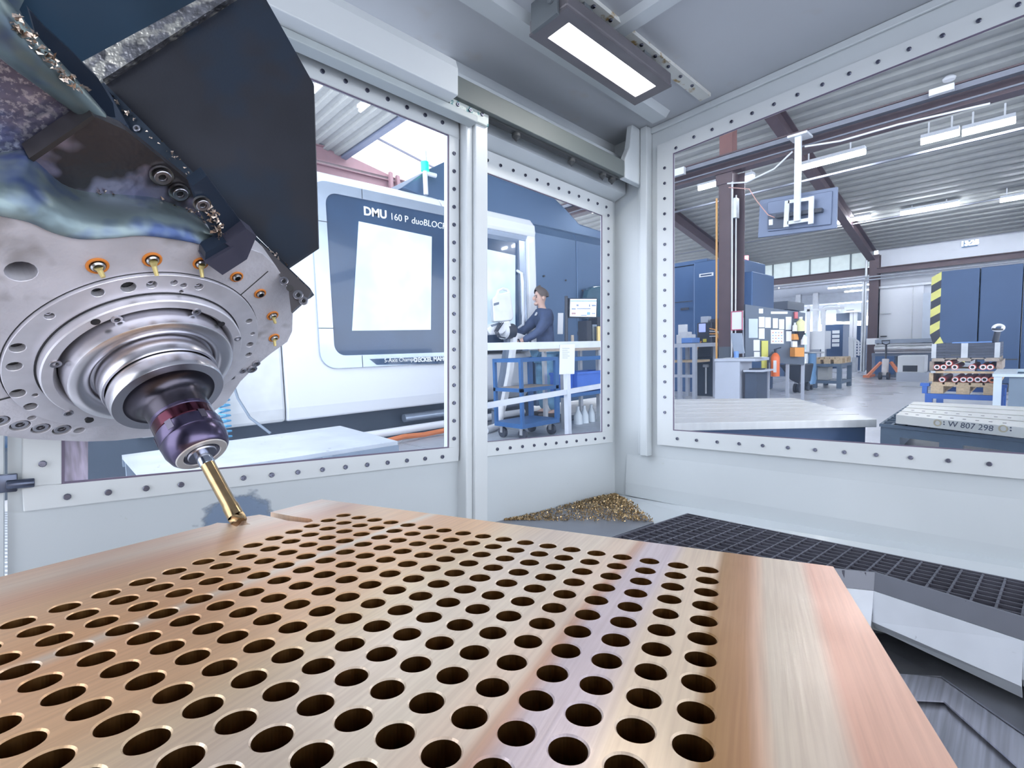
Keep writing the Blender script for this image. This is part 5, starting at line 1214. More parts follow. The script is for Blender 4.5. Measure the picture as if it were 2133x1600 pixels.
# stack of pallets and collars with red rimmed tubes
X = 8.0; yA, yB = wx(2087, 770, X).y, wx(1933, 770, X).y; W_ = yB - yA
def zpx(py, X=8.0): return wx(2010, py, X).z
Lx = 1.2
stn = empty('pallet_stand', (X + .6, (yA + yB) / 2, 0), 'bright blue steel stand under the pallet stack', 'stand')
z8 = zpx(822); 
for yy in (yA - .02, yB - .05):
    for xx in (X - .02, X + 1.1): MB().box((xx, yy, 0), (xx + .08, yy + .07, z8 - .06)).build('leg', bluep, stn)
MB().box((X - .03, yA - .02, z8 - .06), (X + .05, yB + .02, z8 + .0)).build('front_rail', bluep, stn); MB().box((X + 1.1, yA - .02, z8 - .06), (X + 1.18, yB + .02, z8)).build('rear_rail', bluep, stn)
for yy in (yA - .03, yB + .0): MB().box((X - .035, yy, z8 + .001), (X + .06, yy + .03 + .02, z8 + .09)).prism([(X - .035, yy - .02, z8 + .09), (X + .06, yy - .02, z8 + .09), (X + .06, yy + .07, z8 + .0901), (X - .035, yy + .07, z8 + .0901)], (0, 0, .04)).build('corner_guide', bluep, stn, bev=.004)
def pallet2(z0_, z1_, m_, lb): return pallet('wooden_pallet', X, yA + .03, z0_, Lx, W_ - .06, z1_ - z0_, m_, lb, 'pallets in the tube stack')
pallet2(z8 + .002, zpx(797), wood, 'lowest pallet of the tube stack, resting on the blue stand')
def collar(z0_, z1_, m_, lb, boards=1, hinges=(0, 1)):
    t = empty('pallet_collar', (X + .6, (yA + yB) / 2, z0_), lb, 'pallet collar', 'pallet collars in the tube stack')
    for k in range(boards):
        za_, zb2 = z0_ + (z1_ - z0_) * k / boards, z0_ + (z1_ - z0_) * (k + 1) / boards - .003
        MB().box((X, yA + .03, za_), (X + .02, yB - .03, zb2)).build('front_board', m_, t); MB().box((X + Lx - .02, yA + .03, za_), (X + Lx, yB - .03, zb2)).build('rear_board', m_, t)
        MB().box((X + .021, yA + .03, za_), (X + Lx - .021, yA + .05, zb2)).build('side_board', m_, t); MB().box((X + .021, yB - .05, za_), (X + Lx - .021, yB - .03, zb2)).build('side_board', m_, t)
    for h in hinges: hw = .06 if h == .5 else .045; yy = yA + .025 + (W_ - .05 - hw) * h; MB().box((X - .006, yy, z0_), (X - .0005, yy + hw, z1_)).build('hinge', galv, t)
    return t
zc1, zc2 = zpx(797) + .002, zpx(778)
rims = mat('tube rim red', (.75, .16, .12), .4); rimw = mat('tube rim white', (.82, .82, .86), .35)
def tubes(pxs, py, r, lbs):
    for px, lb in zip(pxs, lbs):
        q = wx(px, py, X - .03); t = empty('coated_tube', q, lb, 'tube', 'red rimmed tubes in the pallet stack')
        MB().lathe([(r, 0), (r, .03), (r * .93, .032), (r * .93, .9), (r * .5, .9), (r * .5, .02), (r * .82, -.001), (r, -.001)], q, (1, 0, 0), 20).build('sleeve', rims, t)
        MB().lathe([(r * .82, -.003), (r * .5, -.003), (r * .48, .3), (0, .3)], q, (1, 0, 0), 20).build('end_ring', rimw if 'orange' not in lb else mat('tube rim orange', (.8, .3, .12), .4), t)
        MB().cyl(q + V((.02, 0, 0)), q + V((.025, 0, 0)), r * .5, n=16).build('bore', blk, t)
nth = ['first', 'second', 'third', 'fourth', 'fifth', 'sixth', 'seventh']
tubes((1962, 1989, 2006, 2020, 2036, 2050), 791, .033, ['%s tube from the left in the lower tube row' % n for n in nth])
tubes((2066,), 792, .033, ['orange ended tube at the right of the lower tube row'])
collar(zc2 + .001, zpx(773), wood, 'pale wooden collar between the two tube rows', 1)
tubes((1951, 1965, 1988, 2025, 2047, 2062), 765, .033, ['%s resting tube from the left in the upper tube row' % n for n in nth])
tubes((1976,), 757, .033, ['tube lying on top of the others in the upper row'])
pallet2(zpx(755) + .012, zpx(746), woodd, 'weathered pallet above the upper tube row')
for yy in (yA + .005, yB - .05): MB().box((X + .05, yy, zpx(773) + .002), (X + Lx - .1, yy + .045, zpx(755) + .01)).build('spacer_block', woodd, label='weathered wooden spacer at the %s end of upper tube row' % ('right' if yy < (yA + yB) / 2 else 'left'), cat='wood block')
for yy in (yA + .005, yB - .045): MB().box((X + .05, yy, zpx(797) + .003), (X + Lx - .1, yy + .04, zc2)).build('spacer_block', wood, label='pale wooden spacer at the %s end of lower tube row' % ('right' if yy < (yA + yB) / 2 else 'left'), cat='wood block')
collar(zpx(746) + .002, zpx(715), mat('collar dark', (.06, .07, .10), .4, var=.3, scale=4, stretch=(1, 1, 12)), 'dark ribbed pallet collar with galvanised hinges on top of stack', 5, (0, .5, 1))
q = wx(2072, 718, X + .2); MB().lathe([(.03, 0), (.03, .14), (.055, .15), (.055, .17), (.028, .17), (.026, .02), (0, .02)], V((q.x, q.y, zpx(716) + .0)), V((.0, -.12, 1)), 18).build('upright_tube', [dkg], label='dark tube with pale end standing on the dark collar', cat='tube')
MB().torus(V((q.x, q.y - .022, zpx(716) + .175)), V((-.75, 0, .6)), .042, .018, 20, 8).build('ring_disc', rimw, label='white ring on the end of the standing dark tube', cat='ring')
MB().box((X + .1, yA + .1, zpx(715) + .001), (X + .5, yA + .45, zpx(715) + .012)).build('blue_lid', bluel, label='blue lid lying on the dark collar beside standing tube', cat='lid')
# grey wheeled container at the right edge
X = 7.0; lo, hi = bx(2100, 786, 2260, 850, X, 1.0, .15)
gc = empty('grey_container', (X + .5, (lo[1] + hi[1]) / 2, 0), 'grey container with light blue liner at the right picture edge', 'container')
b = MB(); zframe(b, X + .03, X + .97, lo[1] + .03, hi[1] - .03, X, X + 1, lo[1], hi[1], .15, hi[2]); b.box((X, lo[1], .12), (X + 1, hi[1], .15)); b.build('tub', mat('container grey', (.16, .21, .27), .5), gc)
MB().box((X + .031, lo[1] + .031, hi[2] - .08), (X + .969, hi[1] - .031, hi[2] - .03)).build('liner', mat('liner blue', (.10, .38, .60), .4), gc)
b = MB(); zframe(b, X + .05, X + .95, lo[1] + .05, hi[1] - .05, X - .03, X + 1.03, lo[1] - .03, hi[1] + .12, hi[2] + .001, hi[2] + .03); b.build('rim', mat('rim pale', (.62, .70, .76), .4, .4), gc)
MB().box((X - .02, hi[1] + .05, 0), (X + .03, hi[1] + .11, hi[2])).build('corner_post', MATS['rim pale'], gc)
for yy in (lo[1] + .1, hi[1] - .1): MB().cyl((X + .1, yy - .02, .06), (X + .1, yy + .02, .06), .06, n=12).build('wheel', dkg, gc)
# hanging television seen from behind
tv = empty('hanging_screen', wx(1660, 495, 7.9), 'blue grey television seen from behind, hung on a white pole', 'television')
T = lambda x, y, off=0: wx(x, y, 7.8 - off)
z_ = lambda X, Y: (1560 + X / 10.157, 370 + Y / 10.157)
tvm = mat('tv back', (.17, .21, .31), .4, .2, var=.04); tvd = mat('tv back dark', (.07, .09, .14), .4)
MB().prism([T(*z_(*p)) for p in ((225, 475), (1870, 190), (1845, 1070), (180, 1275))], (.05, 0, 0)).build('back_shell', tvm, tv, bev=.008)
MB().prism([T(*z_(*p), .03) for p in ((385, 520), (1755, 275), (1725, 990), (385, 1140))], (.029, 0, 0)).build('raised_panel', tvm, tv, bev=.008)
MB().prism([T(*z_(*p), .05) for p in ((400, 770), (760, 720), (760, 1060), (390, 1090))], (.019, 0, 0)).build('socket_bay', tvd, tv)
MB().prism([T(*z_(*p), .052) for p in ((415, 890), (500, 880), (500, 1000), (415, 1010))], (.001, 0, 0)).build('rating_label', paper, tv)
MB().bar(T(*z_(585, 830), .07), T(*z_(1555, 690), .07), .05, .10, (1, 0, 0)).build('cross_tube', dkg, tv)
wpn = mat('mount white', (.80, .83, .86), .35)
for a_, c_ in (((810, 490), (780, 1045)), ((1320, 400), (1305, 980))): MB().bar(T(*z_(*a_), .13), T(*z_(*c_), .13), .06, .03, (1, 0, 0)).build('mount_upright', wpn, tv)
for a_, c_ in (((830, 515), (1290, 450)), ((815, 960), (1270, 890))): MB().bar(T(*z_(*a_), .13), T(*z_(*c_), .13), .045, .03, (1, 0, 0)).build('mount_crossbar', wpn, tv)
pt_, pb_ = T(*z_(1015, 920), .17), wx(1660, 318, 7.63); MB().bar(pt_, (pt_.x, pt_.y, 3.75), .075, .05, (1, 0, 0)).build('pole', wpn, tv)
MB().box((pt_.x - .06, pt_.y - .12, 3.751), (pt_.x + .2, pt_.y + .12, 3.78)).build('ceiling_plate', wpn, tv)
MB().tube([T(*z_(540, 845), .08), T(*z_(400, 790), .1), T(*z_(150, 480), .1), T(*z_(0, 240), .1), (7.9, 3.3, 3.4)], .007, 6).build('cable', mat('cable pink', (.7, .4, .35), .5), tv)
for pts, lb in (([(7.85, 3.3, 3.45), (7.8, 3.0, 3.38), (7.75, 2.6, 3.45), (7.7, 2.35, 3.6)], 'white cable sagging from the column to the screen pole'), ([(7.7, 2.2, 3.62), (7.75, 1.8, 3.58), (7.8, 1.2, 3.60), (7.8, .4, 3.55)], 'white cable sagging along the girder right of the screen pole')):
    MB().tube(pts, .012, 6).build('cable', paper, label=lb, cat='cable')
# steel block on dark pallet, marked W 807 298
ZB = .62
cr_ = [wz(x, y, ZB) for x, y in ((1866, 864), (1904, 836), (2240, 851), (2240, 902))]
blkm = mat('ground steel block', (.66, .65, .60), .32, .6, var=.06, scale=5)
hb = .62 - (lambda p: (lambda r: C0.z + r.z * ((V((p.x, p.y, 0)).length) / V((r.x, r.y, 0)).length))(wray(1866, 882)))(cr_[0])
sb_ = empty('steel_block', sum(cr_, V()) / 4 - V((0, 0, hb)), 'pale milled steel block with slots and handwritten number W 807 298', 'steel block')
bz = ZB - hb
nsl = 4
dirL = (cr_[1] - cr_[0]); dirR = (cr_[2] - cr_[3])
for k in range(nsl):
    t0, t1 = k / nsl, (k + .86) / nsl
    q = [cr_[0] + dirL * t0, cr_[0] + dirL * t1, cr_[3] + dirR * t1, cr_[3] + dirR * t0]
    MB().prism([V((p.x, p.y, bz + hb * .55)) for p in q], (0, 0, hb * .45)).build('land', blkm, sb_)
MB().prism([V((p.x, p.y, bz)) for p in cr_], (0, 0, hb * .549)).build('base', blkm, sb_)
fd = (cr_[3] - cr_[0]).normalized(); fnn = V((fd.y, -fd.x, 0)); fnn = fnn if fnn.dot(C0 - cr_[0]) > 0 else -fnn
def onf(px, py, off=.001):
    r = wray(px, py); p0 = cr_[0] + fnn * off; return C0 + r * (fnn.dot(p0 - C0) / fnn.dot(r))
ink = mat('marker ink', (.05, .06, .09), .6)
tm = text_mesh('W 807 298', .036, .0003, shear=.1); tm.materials.append(ink)
p = onf(1973, 888, .001); share('lettering', tm, aim(p, fnn, fd), sb_)
for px, py in ((1952, 881), (2089, 893)):
    q = onf(px, py, .0005); MB().lathe([(.016, 0), (.016, .002), (.011, .002), (.010, -.002), (0, -.002)], q, fnn, 18).build('plug', mat('plug brass', (.55, .48, .33), .4, .7), sb_)
for px, py in ((1966, 879), (1966, 884), (2105, 891), (2105, 897)): MB().cyl(onf(px, py, -.002), onf(px, py, .001), .0035, n=8).build('hole', ink, sb_)
for i in range(9):
    for j in range(2):
        u_ = .06 + i * .075 + (.01 if j else 0); v_ = .10 + .24 * j; q = cr_[0].lerp(cr_[3], u_).lerp(cr_[1].lerp(cr_[2], u_), v_); MB().box((q.x - .008, q.y - .006, ZB - .002), (q.x + .008, q.y + .006, ZB + .0006)).build('slot_mark', ink, sb_)
dpm = mat('dark plastic pallet', (.09, .13, .18), .5, var=.1)
pc = [V((p.x, p.y, bz - .012)) for p in [wz(x, y, bz - .012) for x, y in ((1834, 882), (1890, 844), (2280, 862), (2280, 930))]]
dpl = empty('plastic_pallet', sum(pc, V()) / 4 - V((0, 0, .2)), 'dark blue grey plastic pallet with grid top under the steel block', 'pallet')
hl = .085
n_ = 9
for k in range(n_ + 1):
    t = k / n_; MB().bar(pc[0].lerp(pc[1], t) - V((0, 0, .008)), pc[3].lerp(pc[2], t) - V((0, 0, .008)), .012, .016).build('grid_bar', dpm, dpl)
for k in range(16):
    t = k / 15; MB().bar(pc[0].lerp(pc[3], t) - V((0, 0, .010)), pc[1].lerp(pc[2], t) - V((0, 0, .010)), .012, .014).build('grid_rib', dpm, dpl)
dn = V((0, 0, -1))
inn = ((pc[1] - pc[0]).normalized()) * .05
MB().prism([pc[0] + dn * .018, pc[3] + dn * .018, pc[3] + dn * .06, pc[0] + dn * .06], inn).build('front_upper', dpm, dpl)
for t0, t1 in ((0, .12), (.34, .46), (.68, .8)):
    MB().prism([pc[0].lerp(pc[3], t0) + dn * .0605, pc[0].lerp(pc[3], t1) + dn * .0605, pc[0].lerp(pc[3], t1) + dn * .155, pc[0].lerp(pc[3], t0) + dn * .155], inn * 2).build('foot_block', dpm, dpl)
MB().prism([pc[0] + dn * .156, pc[3] + dn * .156, pc[3] + dn * .19, pc[0] + dn * .19], inn).build('front_lower', dpm, dpl)
MB().prism([pc[0] + inn + dn * .02, pc[1] + dn * .02, pc[1] + dn * .19, pc[0] + inn + dn * .19], (pc[3] - pc[0]).normalized() * .04).build('side_skirt', dpm, dpl)
pb2 = [V((p.x, p.y, pc[0].z - .192)) for p in pc]
mt_ = empty('trestle', sum(pb2, V()) / 4 - V((0, 0, pb2[0].z)), 'dark steel trestle below the plastic pallet', 'trestle')
MB().prism([q - V((0, 0, .04)) for q in pb2], (0, 0, .039)).build('top', dkg, mt_)
for q in pb2: c4 = q.lerp(sum(pb2, V()) / 4, .1); MB().box((c4.x - .03, c4.y - .03, 0), (c4.x + .03, c4.y + .03, q.z - .041)).build('leg', dkg, mt_)
# long pale steel slab on dark pallet at the left of the window
ZS = .56
sc_ = [wz(x, y, ZS) for x, y in ((1300, 884), (1300, 833), (1655, 829), (1826, 873))]
sl_ = empty('steel_slab', sum(sc_, V()) / 4 - V((0, 0, .05)), 'long pale ground steel slab lying low behind the right window', 'steel slab')
MB().prism(sc_, (0, 0, -.045)).build('slab', mat('slab steel', (.78, .77, .75), .35, .35, var=.06, scale=3, stretch=(1, 14, 1)), sl_, bev=.003)
for k in range(1, 6):
    t = k / 6; MB().bar(sc_[0].lerp(sc_[1], t) + V((0, 0, .001)), sc_[3].lerp(sc_[2], t) + V((0, 0, .001)), .004, .002).build('tool_mark', mat('slab line', (.55, .55, .56), .4, .4), sl_)
cen = sum(sc_, V()) / 4
b = MB(); q = [p.lerp(cen, .06) - V((0, 0, .0455)) for p in sc_]; sp_ = empty('slab_pallet', cen - V((0, 0, .2)), 'dark pallet carrying the long pale steel slab', 'pallet')
MB().prism(q, (0, 0, -.10)).build('deck', navyd, sp_)
for p in q: c4 = p.lerp(cen, .1); MB().box((c4.x - .05, c4.y - .05, 0), (c4.x + .05, c4.y + .05, ZS - .146)).build('leg', dkg, sp_)
# ------------------------------------------------------------------ things seen through the left windows
# operator console: white pendant on a bent pillar
cs = empty('control_console', wd(1050, 860, 6.1), 'white pendant control console on a bent white and grey pillar', 'control console')
cw = mat('console white', (.86, .88, .92), .35); cg = mat('console grey', (.16, .20, .27), .4)
CYP = 4.72
def cy_(px, py, o=0): return wy(px, py, CYP + o)
b = MB(); b.prism([cy_(x, y) for x, y in ((1025, 622), (1035, 612), (1063, 606), (1070, 660), (1066, 668), (1028, 670))], (.10, .16, 0)); sh_ = b.build('screen_housing', cw, cs, bev=.02)
MB().tube([cy_(1034, 618, .06), cy_(1037, 606, .06), cy_(1046, 601, .06), cy_(1055, 603, .06), cy_(1060, 610, .06)], .02, 8).build('carry_handle', cw, sh_)
MB().prism([cy_(x, y, -.005) for x, y in ((1028, 632), (1039, 629), (1039, 634), (1028, 637))], (.004, .004, 0)).build('badge', cg, sh_)
MB().prism([cy_(x, y, -.06) for x, y in ((1013, 686), (1025, 674), (1062, 668), (1066, 680), (1046, 696), (1020, 698))], (.05, .14, 0)).build('keyboard_shell', cw, cs, bev=.02)
MB().prism([cy_(x, y, -.065) for x, y in ((1021, 677), (1040, 671), (1042, 675), (1024, 681))], (.01, .01, 0)).build('hand_wheel_plate', cg, cs)
for k in range(3): MB().tube([cy_(1040 + 4 * k, 672, -.08), cy_(1030 + 3 * k, 690, -.1), cy_(1036 + 3 * k, 702, -.09), cy_(1052, 704, -.05)], .008, 6).build('cable_loop', dkg, cs)
p = cy_(1056, 690, .02); MB().cyl(p - V((.09, 0, 0)), p + V((.09, 0, 0)), .10, n=20).build('joint_drum', dkg, cs); MB().cyl(p - V((.095, 0, .0)), p - V((.05, 0, 0)), .105, n=20).build('joint_ring', cw, cs)
pp = [(1060, 695), (1058, 722), (1050, 780), (1040, 830), (1034, 856)]
Pg = [cy_(x, y, .06) for x, y in pp]; Pw = [cy_(x + 10, y, .0) for x, y in pp]
for nm, P_, w_, m_ in (('pillar_rear', Pg, .11, cg), ('pillar_front', Pw, .07, cw)):
    b = MB()
    for a_, c_ in zip(P_[:-1], P_[1:]): b.bar(a_, c_, w_, .07, (0, 1, 0))
    b.build(nm, m_, cs)
f0 = Pw[-1]; MB().tube([f0 + V((0, 0, .05)), f0 + V((-.06, -.05, -.06)), V((f0.x - .22, f0.y - .15, .06)), V((f0.x - .5, f0.y - .25, .05))], .045, 10).build('base_foot', cw, cs)
MB().cyl((Pg[-1].x, Pg[-1].y, .013), (Pg[-1].x, Pg[-1].y, Pg[-1].z), .07, n=14).build('base_column', cg, cs)
b = MB(); b.prism([cy_(x, y, .03) for x, y in ((1064, 690), (1085, 695), (1110, 705), (1116, 716), (1066, 716))], (.08, .25, 0)); b.build('side_panel', cw, cs, bev=.015)
for px, py in ((1088, 708), (1104, 711)): MB().cyl(cy_(px, py, .02), cy_(px, py, .05), .018, n=12).build('knob', dkg, cs)

# ------------------------------------------------------------------ person at the console
PX, PY = 5.12, 4.70; PZ0 = .03
per = empty('person', (PX, PY, PZ0), 'person in a navy jacket and light jeans working at the white console', 'person')
# local frame: facing the console (-x, -y a little): build in metres with f = facing, r = their right
fc = V((-.90, .42, 0)).normalized(); rt = V((fc.y, -fc.x, 0))
def PP(f_, r_, z): return V((PX, PY, PZ0)) + fc * f_ + rt * r_ + V((0, 0, z))
def skin(name, verts, edges, m, parent, sub=2, label=None):
    me = bpy.data.meshes.new(name); Wi = WM[parent.name].inverted()
    me.from_pydata([Wi @ PP(*v[:3]) for v in verts], edges, []); o = bpy.data.objects.new(name, me); COL.objects.link(o)
    sk = o.modifiers.new('skin', 'SKIN'); sk.use_smooth_shade = True
    for i, v in enumerate(verts):
        d = me.skin_vertices[0].data[i]; r = v[3]; d.radius = r if isinstance(r, tuple) else (r, r)
    me.skin_vertices[0].data[0].use_root = True
    s_ = o.modifiers.new('sub', 'SUBSURF'); s_.levels = sub; s_.render_levels = sub
    bpy.context.view_layer.update()
    me2 = bpy.data.meshes.new_from_object(o.evaluated_get(bpy.context.evaluated_depsgraph_get())); bpy.data.objects.remove(o)
    for p in me2.polygons: p.use_smooth = True
    o2 = bpy.data.objects.new(name, me2); COL.objects.link(o2); o2.parent = parent; me2.materials.clear(); me2.materials.append(m); WM[o2.name] = WM[parent.name].copy()
    return tag(o2, label)
skn = mat('skin', (.66, .43, .35), .5, var=.05); jk = mat('navy jacket', (.050, .075, .16), .7, var=.25, scale=12, bump=.5, bscale=25); jn = mat('light jeans', (.16, .34, .52), .75, var=.25, scale=8, bump=.4, bscale=30)
hr = mat('brown hair', (.10, .075, .065), .6, var=.3, scale=40); shm = mat('dark shoes', (.05, .045, .05), .5)
# hand targets: right hand forward at the keyboard, left hand lower
def arm(sd, el, wr, hd): return [(0.0, .19 * sd, 1.46, .075), el, wr, hd]
RE, RW, RH = (.22, .27, 1.24, .038), (.44, .16, 1.20, .033), (.50, .13, 1.19, .036)
LE, LW, LH = (.20, -.26, 1.20, .038), (.42, -.18, 1.08, .033), (.48, -.16, 1.05, .036)
# body: one continuous figure (hips, torso, neck, head core, arms, hands with fingers, legs)
bv = [(-.02, 0, .98, (.15, .10)), (-.03, 0, 1.15, (.14, .09)), (-.02, 0, 1.35, (.13, .09)), (-.01, 0, 1.44, (.06, .06)), (.01, 0, 1.54, .052), (.03, 0, 1.60, .054), (.035, 0, 1.66, (.074, .088)), (.03, 0, 1.73, (.078, .094)), (.02, 0, 1.79, (.06, .07)),
      (-.01, .15, 1.41, .03), RE, RW, RH, (-.01, -.15, 1.41, .03), LE, LW, LH,
      (-.02, .09, .92, .085), (.02, .10, .50, .055), (-.03, .11, .10, .042), (.10, .12, .05, .035), (-.02, -.09, .92, .085), (-.02, -.11, .50, .055), (-.08, -.12, .10, .042), (.05, -.13, .05, .035)]
be = [(0, 1), (1, 2), (2, 3), (3, 4), (4, 5), (5, 6), (6, 7), (7, 8), (3, 9), (9, 10), (10, 11), (11, 12), (3, 13), (13, 14), (14, 15), (15, 16), (0, 17), (17, 18), (18, 19), (19, 20), (0, 21), (21, 22), (22, 23), (23, 24)]
def fingers(base, sd):
    k0 = base; bx_, by_, bz_ = bv[k0][:3]
    for i, (dr, ln) in enumerate(((-.024, .075), (-.008, .085), (.008, .08), (.024, .062))):
        n0 = len(bv); bv.append((bx_ + .035, by_ + dr, bz_ + .002, .0105)); bv.append((bx_ + .035 + ln * .5, by_ + dr * 1.15, bz_ - .006, .0095)); bv.append((bx_ + .035 + ln * .85, by_ + dr * 1.1, bz_ - .035, .008))
        be.extend([(k0, n0), (n0, n0 + 1), (n0 + 1, n0 + 2)])
    n0 = len(bv); bv.append((bx_ + .01, by_ - sd * .038, bz_ - .008, .011)); bv.append((bx_ + .045, by_ - sd * .052, bz_ - .022, .009)); be.extend([(k0, n0), (n0, n0 + 1)])
fingers(12, 1); fingers(16, -1)
skin('body', bv, be, skn, per, 2)
# face: eyes, brows, nose, mouth, ears as small children of the head
def blob(name, c, r, m, n=12, sc=(1, 1, 1)):
    b = MB(); rows = []
    for i in range(n + 1):
        a = pi * i / n; rows.append([PP(c[0] + r * sc[0] * sin(a) * cos(2*pi*j/n), c[1] + r * sc[1] * sin(a) * sin(2*pi*j/n), c[2] + r * sc[2] * cos(a)) for j in range(n + 1)])
    return b.grid(rows).build(name, m, per)
blob('nose', (.128, 0, 1.672), .022, skn, 10, (1.1, .7, 1.2)); blob('chin', (.098, 0, 1.60), .032, skn, 10, (1, 1.1, .8))
for s in (-1, 1):
    blob('ear', (.02, s * .083, 1.675), .03, skn, 10, (.7, .4, 1)); blob('eye', (.102, s * .032, 1.69), .011, mat('eye dark', (.05, .04, .04), .3), 8)
    MB().bar(PP(.112, s * .018, 1.711), PP(.104, s * .05, 1.712), .008, .008).build('eyebrow', hr, per)
MB().bar(PP(.116, -.022, 1.636), PP(.116, .022, 1.636), .006, .008).build('mouth', mat('lips', (.5, .26, .23), .5), per)
# hair cap: short, longer on top
b = MB(); rows = []
for i in range(10):
    a = pi / 2 * i / 9 * 1.12; rw = []
    for j in range(25):
        t = 2*pi*j/24; ff = cos(t); low = 1.0 if ff < .3 else max(.55, 1 - (ff - .3) * .7); aa = a * low
        r_ = 1.04 + .03 * sin(7 * t + i); rw.append(PP(.022 + .108 * r_ * sin(aa) * cos(t), .090 * r_ * sin(aa) * sin(t), 1.715 + (.115 + .018 * cos(t)) * cos(aa) * r_))
    rows.append(rw)
b.grid(rows).build('hair', hr, per)
# jacket and jeans over the body
jv = [(-.02, 0, .96, (.19, .135)), (-.03, 0, 1.12, (.175, .125)), (-.02, 0, 1.32, (.19, .13)), (-.015, 0, 1.44, (.16, .115)), (0, 0, 1.515, (.085, .08)),
      (-.01, .185, 1.425, .105), (.10, .245, 1.33, .082), (.21, .27, 1.23, .062), (.40, .18, 1.20, .048), (-.01, -.185, 1.425, .105), (.09, -.24, 1.31, .082), (.19, -.26, 1.19, .062), (.385, -.20, 1.09, .048)]
skin('jacket', jv, [(0, 1), (1, 2), (2, 3), (3, 4), (3, 5), (5, 6), (6, 7), (7, 8), (3, 9), (9, 10), (10, 11), (11, 12)], jk, per, 2)
jnv = [(-.02, 0, .97, (.165, .12)), (-.02, .095, .88, .108), (.02, .10, .50, .078), (-.03, .11, .11, .068), (-.02, -.095, .88, .108), (-.02, -.11, .50, .078), (-.08, -.12, .11, .068)]
skin('jeans', jnv, [(0, 1), (1, 2), (2, 3), (0, 4), (4, 5), (5, 6)], jn, per, 2)
MB().tube([PP(.055 * cos(t) + .005, .062 * sin(t), 1.515 + .012 * cos(t)) for t in [2*pi*k/16 for k in range(16)]], .016, 8, True).build('collar', jk, per)
MB().bar(PP(.115, 0, 1.44), PP(.062, 0, 1.525), .05, .012).build('shirt', mat('shirt pale', (.7, .7, .72), .7), per)
for s, f_ in ((1, .05), (-1, .0)):
    b = MB(); b.prism([PP(f_ - .10, s * .115 - .05, 0), PP(f_ + .10, s * .12 - .05, 0), PP(f_ + .17, s * .12, 0), PP(f_ + .10, s * .12 + .05, 0), PP(f_ - .10, s * .115 + .05, 0)], (0, 0, .09)); b.build('shoe', shm, per, bev=.02)
MB().torus(PP(LW[0] - .0, LW[1], LW[2]), (PP(*LH[:3]) - PP(*LW[:3])), .036, .010).build('wrist_watch', dkg, per)
MB().box((PX - .45, PY - .4, .0125), (PX + .45, PY + .4, PZ0 - .0005)).build('floor_mat', mat('mat dark', (.10, .12, .15), .7), label='dark standing mat under the feet of the person', cat='mat')

# ------------------------------------------------------------------ railing with a sheet of paper
RY = 3.15
rl_ = empty('guard_railing', wy(1120, 900, RY), 'pale steel guard railing in front of the blue trolley', 'railing')
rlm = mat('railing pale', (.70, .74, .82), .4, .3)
a_, c_ = wy(990, 719, RY), wy(1290, 719, RY); zt = wy(1130, 719, RY).z
MB().box((a_.x, RY, zt - .035), (c_.x, RY + .05, zt + .03)).build('top_rail', rlm, rl_)
a_, c_ = wy(1008, 847, RY), wy(1290, 798, RY); MB().bar((a_.x, RY + .025, a_.z), (c_.x, RY + .025, c_.z), .03, .05).build('mid_rail', rlm, rl_)
for px in (1004, 1185, 1275):
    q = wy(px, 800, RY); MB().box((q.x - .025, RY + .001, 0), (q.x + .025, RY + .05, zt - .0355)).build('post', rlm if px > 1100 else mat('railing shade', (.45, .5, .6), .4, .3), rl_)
pp_ = [wy(x, y, RY - .006) for x, y in ((1166, 718), (1197, 717), (1196, 779), (1165, 780))]
hs = empty('hanging_sheet', sum(pp_, V()) / 4, 'white printed sheet hanging from the railing', 'paper')
MB().prism(pp_, (0, .003, 0)).build('sheet', paper, hs)
for k in range(6):
    y_ = 725 + k * 4; MB().prism([wy(x, y, RY - .0075) for x, y in ((1171, y_), (1186 - (k % 2) * 4, y_), (1186 - (k % 2) * 4, y_ + 1.2), (1171, y_ + 1.2))], (0, .001, 0)).build('text_line', mat('print grey', (.55, .58, .62), .6), hs)
# ------------------------------------------------------------------ blue trolley
TY = 3.75
tr_ = empty('tool_trolley', wy(1125, 897, TY), 'blue steel trolley with shelves and castors behind the railing', 'trolley')
tb_ = mat('trolley blue', (.035, .13, .34), .4, var=.08)
x0, x1, _, zt = ry(1086, 746, 1164, 900, TY); zt = wy(1125, 745, TY).z; zb = wy(1125, 878, TY).z; zm = wy(1125, 806, TY).z; xe = wy(1262, 800, TY).x; D_ = .42
for (xx, yy) in ((x0, TY), (x1 - .05, TY), (x0, TY + D_), (x1 - .05, TY + D_)): MB().box((xx, yy, zb), (xx + (.035 if xx == x0 else .06), yy + .035, zt - .04)).build('post', tb_, tr_)
for nm, z_0, z_1 in (('top_shelf', zt - .04, zt), ('middle_shelf', zm - .04, zm), ('bottom_shelf', zb - .05, zb)):
    MB().box((x0, TY, z_0), (x1, TY + D_ + .035, z_1)).build(nm, tb_, tr_) if nm == 'bottom_shelf' else (lambda b: (zframe(b, x0 + .03, x1 - .03, TY + .03, TY + D_, x0, x1, TY, TY + D_ + .035, z_0, z_1), b.box((x0 + .031, TY + .031, z_0), (x1 - .031, TY + D_ - .001, z_0 + .008)), b.build(nm, tb_, tr_)))(MB())
MB().box((x0 + .04, TY + .04, zm - .03), (x1 - .04, TY + D_ - .01, zm + .002)).build('shelf_inlay', woodd, tr_)
for xx in (x0 + .06, x1 - .08):
    for yy in (TY + .06, TY + D_ - .04):
        cf = MB().box((xx - .03, yy - .02, .07), (xx - .02, yy + .02, zb - .051)).build('castor_fork', galv, tr_); MB().cyl((xx - .018, yy, .072), (xx + .018, yy, .072), .06, n=14).build('castor_wheel', dkg, cf)
